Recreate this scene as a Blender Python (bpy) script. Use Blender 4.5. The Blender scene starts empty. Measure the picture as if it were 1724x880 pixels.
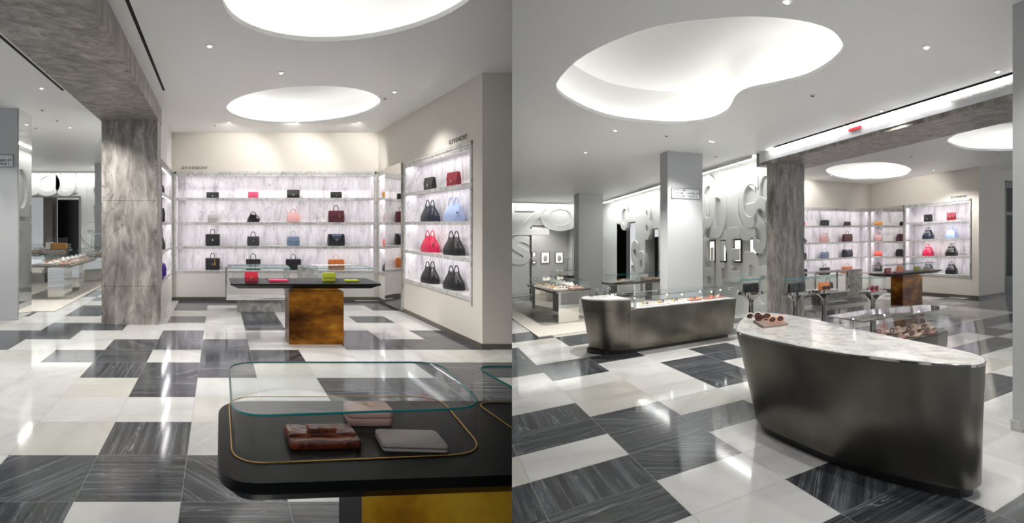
import bpy, bmesh, math, random
from mathutils import Vector, Matrix
from mathutils.geometry import tessellate_polygon
random.seed(7)
C = bpy.context.scene.collection
PI = math.pi

# ------------------------------------------------------------------ camera, world, exposure
F = 870.0; PX = 800.0; PY = 378.0; EYE = 1.615
cam_d = bpy.data.cameras.new('camera'); cam = bpy.data.objects.new('camera', cam_d); C.objects.link(cam)
cam.location = (0, 0, EYE); cam.rotation_euler = (PI/2, 0, 0)
cam_d.sensor_width = 36; cam_d.sensor_fit = 'HORIZONTAL'; cam_d.lens = F/1724*36
cam_d.shift_x = (862-PX)/1724; cam_d.shift_y = (PY-440)/1724
cam_d.clip_start = .05; cam_d.clip_end = 200
bpy.context.scene.camera = cam
sc = bpy.context.scene
sc.view_settings.view_transform = 'Standard'; sc.view_settings.look = 'None'
sc.view_settings.gamma = 1; sc.view_settings.use_curve_mapping = False
sc.view_settings.exposure = 0.75
W = bpy.data.worlds.new('world'); sc.world = W; W.use_nodes = True
W.node_tree.nodes['Background'].inputs[0].default_value = (.93, .96, 1, 1)
W.node_tree.nodes['Background'].inputs[1].default_value = .45
COVE = 9.5        # strength of the strips in the ceiling coves
STRIP = 8.0       # strength of the shelf strips
SPOT = 120.0       # watts of a downlight
WASH = 12.0       # wall washing coves

# ------------------------------------------------------------------ the two sales floors: plan directions of each
class Room:
    def __init__(s, Mp, Mq, O, tag):
        s.Mp = Vector(Mp); s.Mq = Vector(Mq); s.O = Vector(O); s.tag = tag
        s.M = Matrix((s.Mp, s.Mq, (0, 0, 1))).transposed()
    def W(s, p, q, h=0): return s.O + s.Mp*p + s.Mq*q + Vector((0, 0, h))
    def _ray(s, x, y): return Vector(((x-PX)/F, 1, -(y-PY)/F))
    def _solve(s, a, b, x, y, base):
        A = Matrix((a, b, -s._ray(x, y))).transposed()
        return A.inverted() @ (Vector((0, 0, EYE)) - base)
    def at(s, x, y, h=0):                      # plan point at height h
        r = s._solve(s.Mp, s.Mq, x, y, s.O + Vector((0, 0, h))); return r[0], r[1]
    def onp(s, x, y, p):                       # (q, h) on the wall p = const
        r = s._solve(s.Mq, Vector((0, 0, 1)), x, y, s.O + s.Mp*p); return r[0], r[1]
    def onq(s, x, y, q):                       # (p, h) on the wall q = const
        r = s._solve(s.Mp, Vector((0, 0, 1)), x, y, s.O + s.Mq*q); return r[0], r[1]
L = Room((1, 0, 0), ((368-PX)/F, 1, 0), (0, 0, 0), 'left view')
R = Room((1.35635, .72491, -.00061), (-.07907, .78399, -.04775), (-.53528, 4.15323, -.25650), 'right view')
CEIL = 3.585

class Fr:
    def __init__(s, room, p=0, q=0, h=0, rot=0, sc=1.0):
        s.room = room; s.p = p; s.q = q; s.h = h; s.rot = rot; s.sc = sc
        s.base = room.W(p, q, h); s.T = room.M @ Matrix.Rotation(rot, 3, 'Z') * sc
    def off(s, v): return s.T @ Vector(v)

# ------------------------------------------------------------------ materials
def lin(c):
    return tuple(((x/255)/12.92 if x/255 <= .04045 else ((x/255+.055)/1.055)**2.4) for x in c) + (1,)
MAT = {}
def pmat(name, col, rough=.5, metal=0, spec=.5, coat=0, emit=None, es=0):
    if name in MAT: return MAT[name]
    m = bpy.data.materials.new(name); m.use_nodes = True
    b = m.node_tree.nodes['Principled BSDF']
    b.inputs['Base Color'].default_value = lin(col); b.inputs['Roughness'].default_value = rough
    b.inputs['Metallic'].default_value = metal; b.inputs['Specular IOR Level'].default_value = spec
    b.inputs['Coat Weight'].default_value = coat
    if emit: b.inputs['Emission Color'].default_value = lin(emit); b.inputs['Emission Strength'].default_value = es
    MAT[name] = m; return m
def nodes(m): return m.node_tree.nodes, m.node_tree.links, m.node_tree.nodes['Principled BSDF']
def ramp(N, stops):
    r = N.new('ShaderNodeValToRGB'); e = r.color_ramp.elements
    while len(e) < len(stops): e.new(.5)
    for k, (t, c) in enumerate(stops): e[k].position = t; e[k].color = lin(c)
    return r
def veined(name, stops, scale=(1, 1, 1), nscale=3, distort=1.5, detail=8, rough=.15, coord='Object', bump=0, vein=None, spec=.5, rvar=0):
    m = pmat(name, (200, 200, 200), rough, spec=spec); N, K, B = nodes(m)
    tc = N.new('ShaderNodeTexCoord'); mp = N.new('ShaderNodeMapping'); mp.inputs['Scale'].default_value = scale
    K.new(tc.outputs[coord], mp.inputs[0])
    n = N.new('ShaderNodeTexNoise'); n.inputs['Scale'].default_value = nscale; n.inputs['Detail'].default_value = detail
    n.inputs['Roughness'].default_value = .62; n.inputs['Distortion'].default_value = distort
    K.new(mp.outputs[0], n.inputs['Vector'])
    r = ramp(N, stops); K.new(n.outputs['Fac'], r.inputs[0]); out = r.outputs[0]
    if vein:
        vs, vc, vw, vsc = vein
        n2 = N.new('ShaderNodeTexNoise'); n2.inputs['Scale'].default_value = vs; n2.inputs['Detail'].default_value = 5; n2.inputs['Distortion'].default_value = 1.0
        mp2 = N.new('ShaderNodeMapping'); mp2.inputs['Scale'].default_value = vsc; K.new(tc.outputs[coord], mp2.inputs[0]); K.new(mp2.outputs[0], n2.inputs['Vector'])
        a = N.new('ShaderNodeMath'); a.operation = 'SUBTRACT'; a.inputs[1].default_value = .5; K.new(n2.outputs['Fac'], a.inputs[0])
        b_ = N.new('ShaderNodeMath'); b_.operation = 'ABSOLUTE'; K.new(a.outputs[0], b_.inputs[0])
        c_ = N.new('ShaderNodeMapRange'); c_.inputs[1].default_value = 0; c_.inputs[2].default_value = vw; c_.inputs[3].default_value = .75; c_.inputs[4].default_value = 0
        K.new(b_.outputs[0], c_.inputs[0])
        mx = N.new('ShaderNodeMixRGB'); mx.inputs[2].default_value = lin(vc); K.new(c_.outputs[0], mx.inputs[0]); K.new(out, mx.inputs[1]); out = mx.outputs[0]
    K.new(out, B.inputs['Base Color'])
    if bump:
        bp = N.new('ShaderNodeBump'); bp.inputs['Strength'].default_value = bump; bp.inputs['Distance'].default_value = .01
        K.new(n.outputs['Fac'], bp.inputs['Height']); K.new(bp.outputs[0], B.inputs['Normal'])
    if rvar:
        mr = N.new('ShaderNodeMapRange'); mr.inputs[3].default_value = rough-rvar; mr.inputs[4].default_value = rough+rvar
        K.new(n.outputs['Fac'], mr.inputs[0]); K.new(mr.outputs[0], B.inputs['Roughness'])
    return m
M_light = veined('floor_marble_white', [(.25, (166, 166, 164)), (.5, (194, 194, 192)), (.8, (214, 214, 212))], (1, .35, 1), 1.3, .4, rough=.07, coord='UV', vein=(1.1, (198, 198, 193), .008, (1, .3, 1)))
M_cream = veined('floor_marble_cream', [(.25, (162, 161, 155)), (.5, (186, 185, 178)), (.8, (205, 204, 197))], (1, .35, 1), 1.3, .4, rough=.07, coord='UV', vein=(1.1, (186, 182, 172), .008, (1, .3, 1)))
M_dark = veined('floor_marble_charcoal', [(.3, (28, 30, 33)), (.45, (50, 53, 57)), (.58, (76, 80, 85)), (.74, (116, 120, 126))], (.8, 24, 1), 1.0, .08, 9, rough=.09, coord='UV', vein=(1.0, (150, 152, 156), .004, (.35, 7, 1)))
M_grout = pmat('floor_grout', (120, 120, 118), .6)
M_stone = veined('grey_veined_stone', [(.3, (92, 87, 83)), (.45, (134, 129, 124)), (.56, (158, 153, 147)), (.7, (192, 187, 180))], (1.2, 1.2, .35), 5.5, .7, 13, rough=.38, vein=(3.5, (92, 84, 78), .012, (1, 1, .3)))
M_smarb = veined('white_shelf_marble', [(.32, (186, 182, 188)), (.46, (228, 225, 229)), (.62, (243, 240, 243))], (1.3, 1.3, .3), 5.0, .5, 12, rough=.35, vein=(3.2, (176, 170, 176), .010, (1, 1, .25)))
M_shelf = veined('grey_shelf_marble', [(.3, (150, 149, 148)), (.5, (196, 195, 193)), (.75, (222, 221, 219))], (1, 1, 1), 7, 2, 9, rough=.25)
M_ctop = veined('white_counter_marble', [(.3, (176, 176, 174)), (.5, (214, 214, 211)), (.72, (236, 236, 234))], (1, 1, 1), 3.2, 2.0, 10, rough=.12, vein=(2.5, (165, 164, 160), .015, (1, 1, 1)))
M_plinth = veined('grey_plinth_marble', [(.3, (110, 108, 104)), (.5, (150, 148, 143)), (.75, (192, 190, 186))], (1, 1, 1), 4, 2.0, 9, rough=.2)
M_taupe = pmat('taupe_paint', (214, 208, 199), .75)
M_white = pmat('white_paint', (226, 227, 226), .7)
M_relief = pmat('white_plaster', (222, 224, 222), .5)
M_ceil = pmat('ceiling_paint', (246, 246, 245), .4)
M_dome = pmat('cove_paint', (222, 222, 220), .8)
M_colp = pmat('grey_column_paint', (188, 190, 192), .5)
M_black = pmat('black_metal', (14, 14, 15), .4)
M_slot = pmat('black_slot', (5, 5, 6), .8)
M_base = pmat('dark_baseboard', (92, 87, 80), .4)
M_panel = pmat('cream_lacquer', (226, 223, 218), .35)
M_mirror = pmat('mirror', (225, 225, 222), .02, 1)
M_chrome = pmat('polished_steel', (198, 196, 192), .06, 1)
M_nickel = pmat('polished_nickel_dark', (128, 124, 118), .1, 1)
M_carpet = veined('beige_carpet', [(.3, (178, 174, 166)), (.7, (204, 200, 192))], (1, 1, 1), 40, .2, rough=.85)
M_gold = pmat('gold_metal', (206, 160, 84), .25, 1)
M_pink_t = pmat('magenta_seal', (214, 40, 150), .4)
M_red = pmat('red_sign', (200, 20, 40), .5)
M_text = pmat('dark_lettering', (34, 34, 36), .4)
M_steel = pmat('silver_hardware', (200, 200, 200), .2, 1)
def brushed():
    m = pmat('brushed_nickel', (140, 136, 126), .34, 1); N, K, B = nodes(m)
    tc = N.new('ShaderNodeTexCoord'); n = N.new('ShaderNodeTexNoise'); n.inputs['Scale'].default_value = 2.0; n.inputs['Detail'].default_value = 3
    K.new(tc.outputs['Object'], n.inputs['Vector'])
    r = ramp(N, [(.3, (104, 100, 92)), (.7, (140, 136, 126))]); K.new(n.outputs['Fac'], r.inputs[0]); K.new(r.outputs[0], B.inputs['Base Color'])
    B.inputs['Anisotropic'].default_value = .4
    return m
M_brush = brushed()
def brass():
    m = pmat('aged_brass', (150, 100, 30), .3, .85); N, K, B = nodes(m)
    tc = N.new('ShaderNodeTexCoord'); mp = N.new('ShaderNodeMapping'); mp.inputs['Scale'].default_value = (1, 1, 2.2)
    n = N.new('ShaderNodeTexNoise'); n.inputs['Scale'].default_value = 1.7; n.inputs['Detail'].default_value = 5; n.inputs['Distortion'].default_value = .15
    n.inputs['Roughness'].default_value = .6
    K.new(tc.outputs['Object'], mp.inputs[0]); K.new(mp.outputs[0], n.inputs['Vector'])
    r = ramp(N, [(.3, (62, 32, 10)), (.45, (104, 60, 18)), (.58, (158, 100, 30)), (.75, (220, 160, 56))])
    K.new(n.outputs['Fac'], r.inputs[0]); K.new(r.outputs[0], B.inputs['Base Color'])
    return m
M_brass = brass()
def gold_leaf():
    m = pmat('burnished_gold_panel', (200, 150, 40), .35, .7); N, K, B = nodes(m)
    tc = N.new('ShaderNodeTexCoord'); n = N.new('ShaderNodeTexNoise'); n.inputs['Scale'].default_value = 5; n.inputs['Detail'].default_value = 12; n.inputs['Distortion'].default_value = .2
    K.new(tc.outputs['Object'], n.inputs['Vector'])
    r = ramp(N, [(.3, (150, 96, 10)), (.48, (206, 150, 26)), (.62, (232, 184, 50)), (.78, (214, 140, 30))])
    K.new(n.outputs['Fac'], r.inputs[0]); K.new(r.outputs[0], B.inputs['Base Color']); return m
M_goldp = gold_leaf()
M_btop = veined('black_table_top', [(.3, (4, 5, 6)), (.7, (9, 10, 12))], (1, 1, 1), 3, .3, rough=.3, spec=.12)
M_ebony = veined('dark_ebony', [(.3, (22, 14, 12)), (.7, (46, 34, 30))], (6, 6, .6), 3, .5, rough=.3)
def emis(name, col, s):
    m = bpy.data.materials.new(name); m.use_nodes = True; N = m.node_tree.nodes; N.clear()
    e = N.new('ShaderNodeEmission'); o = N.new('ShaderNodeOutputMaterial'); e.inputs[0].default_value = lin(col); e.inputs[1].default_value = s
    m.node_tree.links.new(e.outputs[0], o.inputs[0]); return m
M_led = emis('cove_strip_light', (255, 253, 250), COVE)
M_sled = emis('shelf_strip_light', (255, 250, 252), STRIP)
M_wled = emis('wall_wash_light', (255, 253, 250), WASH)
M_lamp = emis('lit_showcase', (255, 244, 224), 1.3)
M_dl = emis('downlight_lens', (255, 250, 240), 1.5)
def glassm(name, tint, base=.035, g=.5, rough=.01):
    m = bpy.data.materials.new(name); m.use_nodes = True; N = m.node_tree.nodes; K = m.node_tree.links; N.clear()
    o = N.new('ShaderNodeOutputMaterial'); mix = N.new('ShaderNodeMixShader'); t = N.new('ShaderNodeBsdfTransparent'); gl = N.new('ShaderNodeBsdfGlossy')
    t.inputs[0].default_value = lin(tint); gl.inputs['Roughness'].default_value = rough
    lw = N.new('ShaderNodeLayerWeight'); lw.inputs[0].default_value = .5
    pw = N.new('ShaderNodeMath'); pw.operation = 'POWER'; pw.inputs[1].default_value = 4; K.new(lw.outputs['Facing'], pw.inputs[0])
    ma = N.new('ShaderNodeMath'); ma.operation = 'MULTIPLY_ADD'; ma.inputs[1].default_value = g; ma.inputs[2].default_value = base; K.new(pw.outputs[0], ma.inputs[0])
    K.new(ma.outputs[0], mix.inputs[0]); K.new(t.outputs[0], mix.inputs[1]); K.new(gl.outputs[0], mix.inputs[2]); K.new(mix.outputs[0], o.inputs[0])
    return m
M_glass = glassm('clear_glass', (251, 253, 253), .018, .3)
M_gedge = pmat('teal_glass_edge', (30, 150, 150), .1); M_gedge.node_tree.nodes['Principled BSDF'].inputs['Transmission Weight'].default_value = .35
def leather(name, col, rough=.38, coat=.15): return pmat('leather_'+name, col, rough, coat=coat)

# ------------------------------------------------------------------ mesh helpers
class MB:
    def __init__(s): s.v = []; s.f = []
    def add(s, vs, fs, m=0):
        b = len(s.v); s.v += [tuple(x) for x in vs]; s.f += [(tuple(i+b for i in f), m) for f in fs]; return s
    def box(s, x0, x1, y0, y1, z0, z1, m=0):
        vs = [(x, y, z) for z in (z0, z1) for x, y in ((x0, y0), (x1, y0), (x1, y1), (x0, y1))]
        return s.add(vs, [(3, 2, 1, 0), (4, 5, 6, 7), (0, 1, 5, 4), (1, 2, 6, 5), (2, 3, 7, 6), (3, 0, 4, 7)], m)
    def quad(s, a, b, c, d, m=0): return s.add([a, b, c, d], [(0, 1, 2, 3)], m)
    def loft(s, rings, cap0=True, cap1=True, m=0, closed=True):
        n = len(rings[0]); vs = [p for r in rings for p in r]; fs = []
        for k in range(len(rings)-1):
            for i in range(n if closed else n-1):
                j = (i+1) % n; fs.append((k*n+i, k*n+j, (k+1)*n+j, (k+1)*n+i))
        if cap0: fs.append(tuple(reversed(range(n))))
        if cap1: fs.append(tuple(range((len(rings)-1)*n, len(rings)*n)))
        return s.add(vs, fs, m)
    def prism(s, out, z0, z1, m=0, s0=1, c=None):
        if c is None: c = (sum(p[0] for p in out)/len(out), sum(p[1] for p in out)/len(out))
        return s.loft([[(c[0]+(x-c[0])*s0, c[1]+(y-c[1])*s0, z0) for x, y in out], [(x, y, z1) for x, y in out]], m=m)
    def lathe(s, prof, n=24, m=0, cx=0, cy=0):
        return s.loft([[(cx+r*math.cos(2*PI*i/n), cy+r*math.sin(2*PI*i/n), z) for i in range(n)] for r, z in prof], m=m)
    def tube(s, path, r, n=8, m=0, closed=False, rz=None):
        path = [Vector(p) for p in path]; k = len(path); rings = []
        up = Vector((0, 0, 1))
        for i, p in enumerate(path):
            a = path[(i-1) % k] if (closed or i > 0) else p; b = path[(i+1) % k] if (closed or i < k-1) else p
            t = (b-a).normalized(); u = up if abs(t.dot(up)) < .95 else Vector((0, 1, 0))
            x = t.cross(u).normalized(); y = x.cross(t).normalized()
            rings.append([tuple(p + x*r*math.cos(2*PI*j/n) + y*(rz or r)*math.sin(2*PI*j/n)) for j in range(n)])
        if closed: rings.append(rings[0]); return s.loft(rings, False, False, m)
        return s.loft(rings, m=m)
    def ball(s, c, rx, ry, rz, m=0, n=10, k=6):
        return s.loft([[(c[0]+rx*math.sin(PI*(j+.02)/(k+.04))*math.cos(2*PI*i/n), c[1]+ry*math.sin(PI*(j+.02)/(k+.04))*math.sin(2*PI*i/n), c[2]-rz*math.cos(PI*(j+.02)/(k+.04))) for i in range(n)] for j in range(k+1)], m=m)
    def build(s, name, mats, fr, parent=None, bevel=0, smooth=False, seg=2, angle=30, clip=None, uv=None, cap=False):
        if not isinstance(mats, (list, tuple)): mats = [mats]
        bm = bmesh.new(); vs = [bm.verts.new(v) for v in s.v]
        uvl = bm.loops.layers.uv.new('UVMap') if uv else None
        for k, (f, m) in enumerate(s.f):
            try: fc = bm.faces.new([vs[i] for i in f])
            except ValueError: continue
            fc.material_index = m; fc.smooth = smooth
            if uv:
                for lp, t in zip(fc.loops, uv[k]): lp[uvl].uv = t
        if not uv: bmesh.ops.remove_doubles(bm, verts=bm.verts, dist=1e-6); bmesh.ops.recalc_face_normals(bm, faces=bm.faces)
        if bevel:
            ed = [e for e in bm.edges if len(e.link_faces) == 2 and e.calc_face_angle(0) > math.radians(angle)]
            bmesh.ops.bevel(bm, geom=ed, offset=bevel, segments=seg, affect='EDGES', clamp_overlap=True)
        for v in bm.verts: v.co = fr.off(v.co)
        if clip:
            nrm = Vector((1, -(862-PX)/F, 0))*clip
            bmesh.ops.bisect_plane(bm, geom=bm.verts[:]+bm.edges[:]+bm.faces[:], plane_co=Vector((0, 0, 0))-fr.base, plane_no=nrm, clear_outer=True)
            if cap:
                be = [e for e in bm.edges if len(e.link_faces) == 1]
                bmesh.ops.holes_fill(bm, edges=be, sides=0)
        me = bpy.data.meshes.new(name); bm.to_mesh(me); bm.free()
        if fr.T.determinant() < 0: me.flip_normals()
        for m in mats: me.materials.append(m)
        if smooth:
            try: me.set_sharp_from_angle(angle=math.radians(38))
            except Exception: pass
        o = bpy.data.objects.new(name, me); C.objects.link(o)
        if parent is not None: o.parent = parent
        else: o.location = fr.base
        return o
def tag(o, label, cat, group=None, kind=None):
    if label: o['label'] = label
    if cat: o['category'] = cat
    if group: o['group'] = group
    if kind: o['kind'] = kind
    return o
def thing(name, label, cat, fr, group=None):
    o = bpy.data.objects.new(name, None); o.empty_display_size = .05; C.objects.link(o); o.location = fr.base
    return tag(o, label, cat, group)
def struct(o): o['kind'] = 'structure'; return o
def text_mesh(txt, size, ext=.004, bevel=0, spacing=1.0, align='LEFT', res=3, off=0):
    cu = bpy.data.curves.new('t', 'FONT'); cu.body = txt; cu.size = size; cu.extrude = ext; cu.bevel_depth = bevel; cu.space_character = spacing
    cu.offset = off; cu.align_x = align; cu.resolution_u = res; cu.bevel_resolution = 1
    o = bpy.data.objects.new('t', cu); C.objects.link(o)
    me = bpy.data.meshes.new_from_object(o.evaluated_get(bpy.context.evaluated_depsgraph_get()))
    vs = [v.co.copy() for v in me.vertices]; fs = [tuple(p.vertices) for p in me.polygons]
    bpy.data.objects.remove(o); bpy.data.curves.remove(cu); bpy.data.meshes.remove(me)
    return vs, fs
def add_text(mb, txt, size, x, z, y=0, ext=.004, bevel=0, spacing=1.0, align='LEFT', sx=1, sz=1, m=0, off=0, res=3):   # reads along +x, up +z, faces -y
    vs, fs = text_mesh(txt, size, ext, bevel, spacing, align, res, off)
    mb.add([(x+v.x*sx, y-v.z, z+v.y*sz) for v in vs], fs, m); return mb
def rrect(x0, x1, y0, y1, r, n=6):
    pts = []
    for cx, cy, a in ((x1-r, y0+r, -PI/2), (x1-r, y1-r, 0), (x0+r, y1-r, PI/2), (x0+r, y0+r, PI)):
        for k in range(n+1): t = a+PI/2*k/n; pts.append((cx+r*math.cos(t), cy+r*math.sin(t)))
    return pts
def smooth_loop(pts, sub=4):          # closed Catmull-Rom
    n = len(pts); out = []
    for i in range(n):
        p0, p1, p2, p3 = [Vector(pts[(i+k-1) % n]) for k in range(4)]
        for j in range(sub):
            t = j/sub
            out.append(tuple(.5*((2*p1)+(p2-p0)*t+(2*p0-5*p1+4*p2-p3)*t*t+(3*p1-p0-3*p2+p3)*t**3)))
    return out
def offset(pts, d):
    n = len(pts); A = sum(pts[i][0]*pts[(i+1) % n][1]-pts[(i+1) % n][0]*pts[i][1] for i in range(n)); sg = 1 if A > 0 else -1; out = []
    for i in range(n):
        a = Vector(pts[i-1]); b = Vector(pts[(i+1) % n]); t = (b-a).normalized()
        out.append((pts[i][0]+t.y*d*sg, pts[i][1]-t.x*d*sg))
    return out

# ------------------------------------------------------------------ floors
def floor(room, p0, q0, tp, tq, irange, jrange, pattern, clip, mask=None):
    mb = MB(); uv = []; rng = random.Random(5 if clip > 0 else 11); g = .0016
    for i in range(*irange):
        for j in range(*jrange):
            a, b = p0+i*tp, p0+(i+1)*tp; c, d = q0+j*tq, q0+(j+1)*tq
            t = pattern.get((i, j))
            r1 = rng.random(); r2 = rng.random(); ox, oy = rng.random()*50, rng.random()*50
            if t is None:
                if mask and mask(i, j): t = 'L'
                else: t = 'D' if r1 < .46 else 'L'
            m = 0
            if t[0] == 'D': m = 2
            elif t[0] == 'C' or (t == 'L' and r2 < .2): m = 1
            ang = {'-': 0, '|': PI/2, '/': .85, '\\': -.85}.get(t[1:] or rng.choice('--||/\\'), 0)
            ca, sa = math.cos(ang), math.sin(ang)
            x0, x1, y0, y1 = a+g, b-g, c+g, d-g
            mb.quad((x0, y0, 0), (x1, y0, 0), (x1, y1, 0), (x0, y1, 0), m)
            uv.append([((x*ca+y*sa)+ox, (-x*sa+y*ca)+oy) for x, y in ((x0-a, y0-c), (x1-a, y0-c), (x1-a, y1-c), (x0-a, y1-c))])
            for (u0, v0, u1, v1) in ((a, c, x0, d), (x1, c, b, d), (x0, c, x1, y0), (x0, y1, x1, d)):
                mb.quad((u0, v0, 0), (u1, v0, 0), (u1, v1, 0), (u0, v1, 0), 3); uv.append([(0, 0), (1, 0), (1, 1), (0, 1)])
    o = mb.build('floor', [M_light, M_cream, M_dark, M_grout], Fr(room), clip=clip, uv=uv)
    # thickness of the slab so it is a solid floor
    s = MB().box(p0+irange[0]*tp, p0+irange[1]*tp, q0+jrange[0]*tq, q0+jrange[1]*tq, -.16, -.012)
    b = s.build('slab', M_grout, Fr(room), parent=o, clip=clip); b.location = (0, 0, 0)
    return struct(o)
pat = {}
def row(j, start, s, ang=None):
    for k, ch in enumerate(s.split()):
        if ch != '.': pat[(start+k, j)] = ch
row(-1, -2, 'D| L D- D')
row(0, -3, 'L D/ D- D\\ L D')
row(1, -3, 'L L D| L L D')
row(2, -3, 'L L L C L D-')
row(3, -5, 'L L L C D- L L D- D\\ D- L')
row(4, -5, 'D/ L L D| D/ D- C L L D- D-')
row(5, -5, 'L L D- D- L D| D/ L L L L')
row(6, -5, 'D/ L L D\\ D| D/ L L D- D- D-')
row(7, -6, 'L D- D- L L D| L L L D- L D-')
row(8, -6, 'L L D- D- L L L D- L L L L')
row(9, -5, 'L L L L D- L D| L L D- L')
row(10, -5, 'L D- L L L L D- L L L L')
row(11, -5, 'L D- L L D- L D/ D- L L D-')
row(12, -5, 'L L D- L D- D- L L D- D- D-')
floor(L, -.22, 3.013, .625, .61, (-26, 11), (-9, 30), pat, 1)
patR = {}
for k in [(1, 2, '|'), (1, 3, '-'), (2, 1, '-'), (2, 0, '\\'), (1, 0, '-'), (1, -1, '|'), (2, 2, '\\'), (3, 1, '-'), (3, 4, '/'), (3, 5, '-'), (2, 5, '-'), (3, 6, '-'), (4, 6, '-'), (7, 3, '-'), (6, 3, '-'), (10, 1, '-'), (9, 1, '-'), (11, 0, '-'), (10, -1, '-'), (11, -1, '-'), (12, -1, '-'), (13, -1, '-'), (15, -2, '-'), (15, -3, '-'), (16, -3, '-'), (15, -4, '-'), (16, -4, '-'), (17, -4, '-'), (4, -3, '-'), (4, -2, '-'), (4, -1, '|'), (5, -4, '-'), (5, -3, '|'), (3, -5, '-'), (2, -4, '|'), (2, -5, '/'), (1, -5, '-'), (1, -6, '-'), (2, -10, '-'), (2, -11, '-'), (3, -8, '|'), (3, -9, '-'), (0, 2, '|'), (0, 3, '-'), (16, -6, '-'), (14, -7, '-'), (12, -6, '-'), (9, -5, '-'), (13, -9, '-'), (17, -8, '-'), (11, -10, '-'), (15, -11, '-')]:
    patR[(k[0], -k[1]-1)] = 'D'+k[2]
for k in [(1, 1), (3, 0), (3, 2), (3, 3), (2, 3), (2, 4), (4, 4), (4, 5), (5, 4), (5, 5), (6, 4), (8, 2), (9, 2), (8, 3), (9, 0), (10, 0), (12, 0), (11, -2), (12, -2), (13, -2), (14, -2), (13, -3), (14, -3), (14, -4), (4, 0), (3, -1), (3, -2), (3, -3), (5, -5), (4, -4), (3, -4), (2, -3), (2, -2), (2, -1), (1, -2), (1, -3), (1, -4), (2, -6), (2, -7), (3, -7), (3, -6), (5, 0), (4, 1), (4, 2), (5, -1), (5, -2), (6, -4), (6, -5), (6, 0), (7, -1), (8, -1), (7, 0), (4, -5), (5, -6)]:
    patR[(k[0], -k[1]-1)] = 'L'
for k in [(3, 0), (1, 3), (8, 2), (14, -2)]: 
    if patR.get((k[0], -k[1]-1)) == 'L': patR[(k[0], -k[1]-1)] = 'C'
def maskR(i, j): return (i+j*2) % 5 in (0, 1, 3)
floor(R, 0, 0, .61, .61, (-4, 27), (-16, 41), patR, -1, None)

# ------------------------------------------------------------------ ceilings with light coves
def hermite_loop(pts): return smooth_loop(pts, 5)
def ceiling(room, outer, holes, clip):
    bm = bmesh.new(); edges = []
    for loop in [outer]+holes:
        vs = [bm.verts.new((x, y, CEIL)) for x, y in loop]
        for i in range(len(vs)): edges.append(bm.edges.new((vs[i], vs[(i+1) % len(vs)])))
    bmesh.ops.triangle_fill(bm, use_beauty=True, use_dissolve=False, edges=edges, normal=(0, 0, -1))
    mb = MB(); bm.verts.index_update(); mb.add([tuple(v.co) for v in bm.verts], [tuple(v.index for v in f.verts) for f in bm.faces]); bm.free()
    # upper skin (roof deck) well above the coves
    xs = [p[0] for p in outer]; ys = [p[1] for p in outer]
    o = mb.build('ceiling', M_ceil, Fr(room), clip=clip)
    struct(o)
    deck = MB().box(min(xs), max(xs), min(ys), max(ys), CEIL+.95, CEIL+1.0).build('roof_deck', M_ceil, Fr(room), parent=o, clip=clip); deck.location = (0, 0, 0)
    return o
def cove(room, loop, parent, depth=.5, label=None, lift=.0):
    c = (sum(p[0] for p in loop)/len(loop), sum(p[1] for p in loop)/len(loop))
    def ring(pts, z, s=1): return [(c[0]+(x-c[0])*s, c[1]+(y-c[1])*s, CEIL+z) for x, y in pts]
    o1, o2, o3 = offset(loop, .10), offset(loop, .15), offset(loop, .12)
    rings = [ring(loop, 0), ring(loop, .05), ring(offset(loop, .008), .05), ring(offset(loop, .03), .052), ring(o1, .052), ring(o2, .09), ring(o2, .2), ring(o3, .32), ring(loop, .42*depth/.5), ring(loop, .47*depth/.5, .85), ring(loop, .5*depth/.5, .6), ring(loop, .5*depth/.5, .25)]
    d = MB().loft(rings, False, True).build('light_cove', M_dome, Fr(room), parent=parent, smooth=True); d.location = (0, 0, 0)
    l = MB().loft([ring(offset(loop, .045), .058), ring(offset(loop, .085), .062)], False, False).build('strip_light', M_led, Fr(room), parent=d); l.location = (0, 0, 0)
    return d
def circ(cx, cy, rx, ry=None, n=40): return [(cx+rx*math.cos(2*PI*k/n), cy+(ry or rx)*math.sin(2*PI*k/n)) for k in range(n)]
holeL1 = circ(1.12, 4.47, 1.09, 1.09); holeL2 = circ(1.40, 8.75, 1.27, 1.42)
cl = ceiling(L, [(-17, -2.5), (6, -2.5), (6, 22), (-17, 22)], [holeL1, holeL2], 1)
cove(L, holeL1, cl); cove(L, holeL2, cl)
bean_px = [(937, 140), (942, 158), (965, 174), (1000, 190), (1040, 201), (1100, 208), (1150, 209), (1195, 203), (1222, 191), (1232, 178), (1240, 165), (1262, 153), (1310, 143), (1360, 130), (1400, 107), (1419, 85), (1415, 66), (1395, 48), (1350, 35), (1280, 28), (1200, 31), (1110, 43), (1030, 70), (970, 103)]
holeR1 = smooth_loop([R.at(x, y, CEIL) for x, y in bean_px], 3)
oc = [R.at(x, y, CEIL) for x, y in ((1390, 287), (1410, 278), (1460, 273), (1505, 275), (1533, 284), (1527, 293), (1490, 300), (1440, 303), (1405, 298))]
holeR2 = smooth_loop(oc, 4)
oc3 = [R.at(x, y, CEIL) for x, y in ((1595, 240), (1612, 225), (1650, 214), (1700, 207), (1750, 206), (1790, 215), (1785, 240), (1740, 251), (1690, 254), (1630, 252))]
holeR3 = smooth_loop(oc3, 4)
cr = ceiling(R, [(-2, -8), (17, -8), (17, 25), (-2, 25)], [holeR1, holeR2, holeR3], -1)
cove(R, holeR1, cr, .62); cove(R, holeR2, cr); cove(R, holeR3, cr)
def slot(room, p0, p1, q0, q1, parent):
    o = MB().box(p0, p1, q0, q1, CEIL-.004, CEIL+.03).build('air_slot', M_slot, Fr(room), parent=parent); o.location = (0, 0, 0)
slot(L, -.82, -.785, 3.2, 7.58, cl); slot(L, -2.3, -2.26, 3.2, 7.58, cl)
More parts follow.
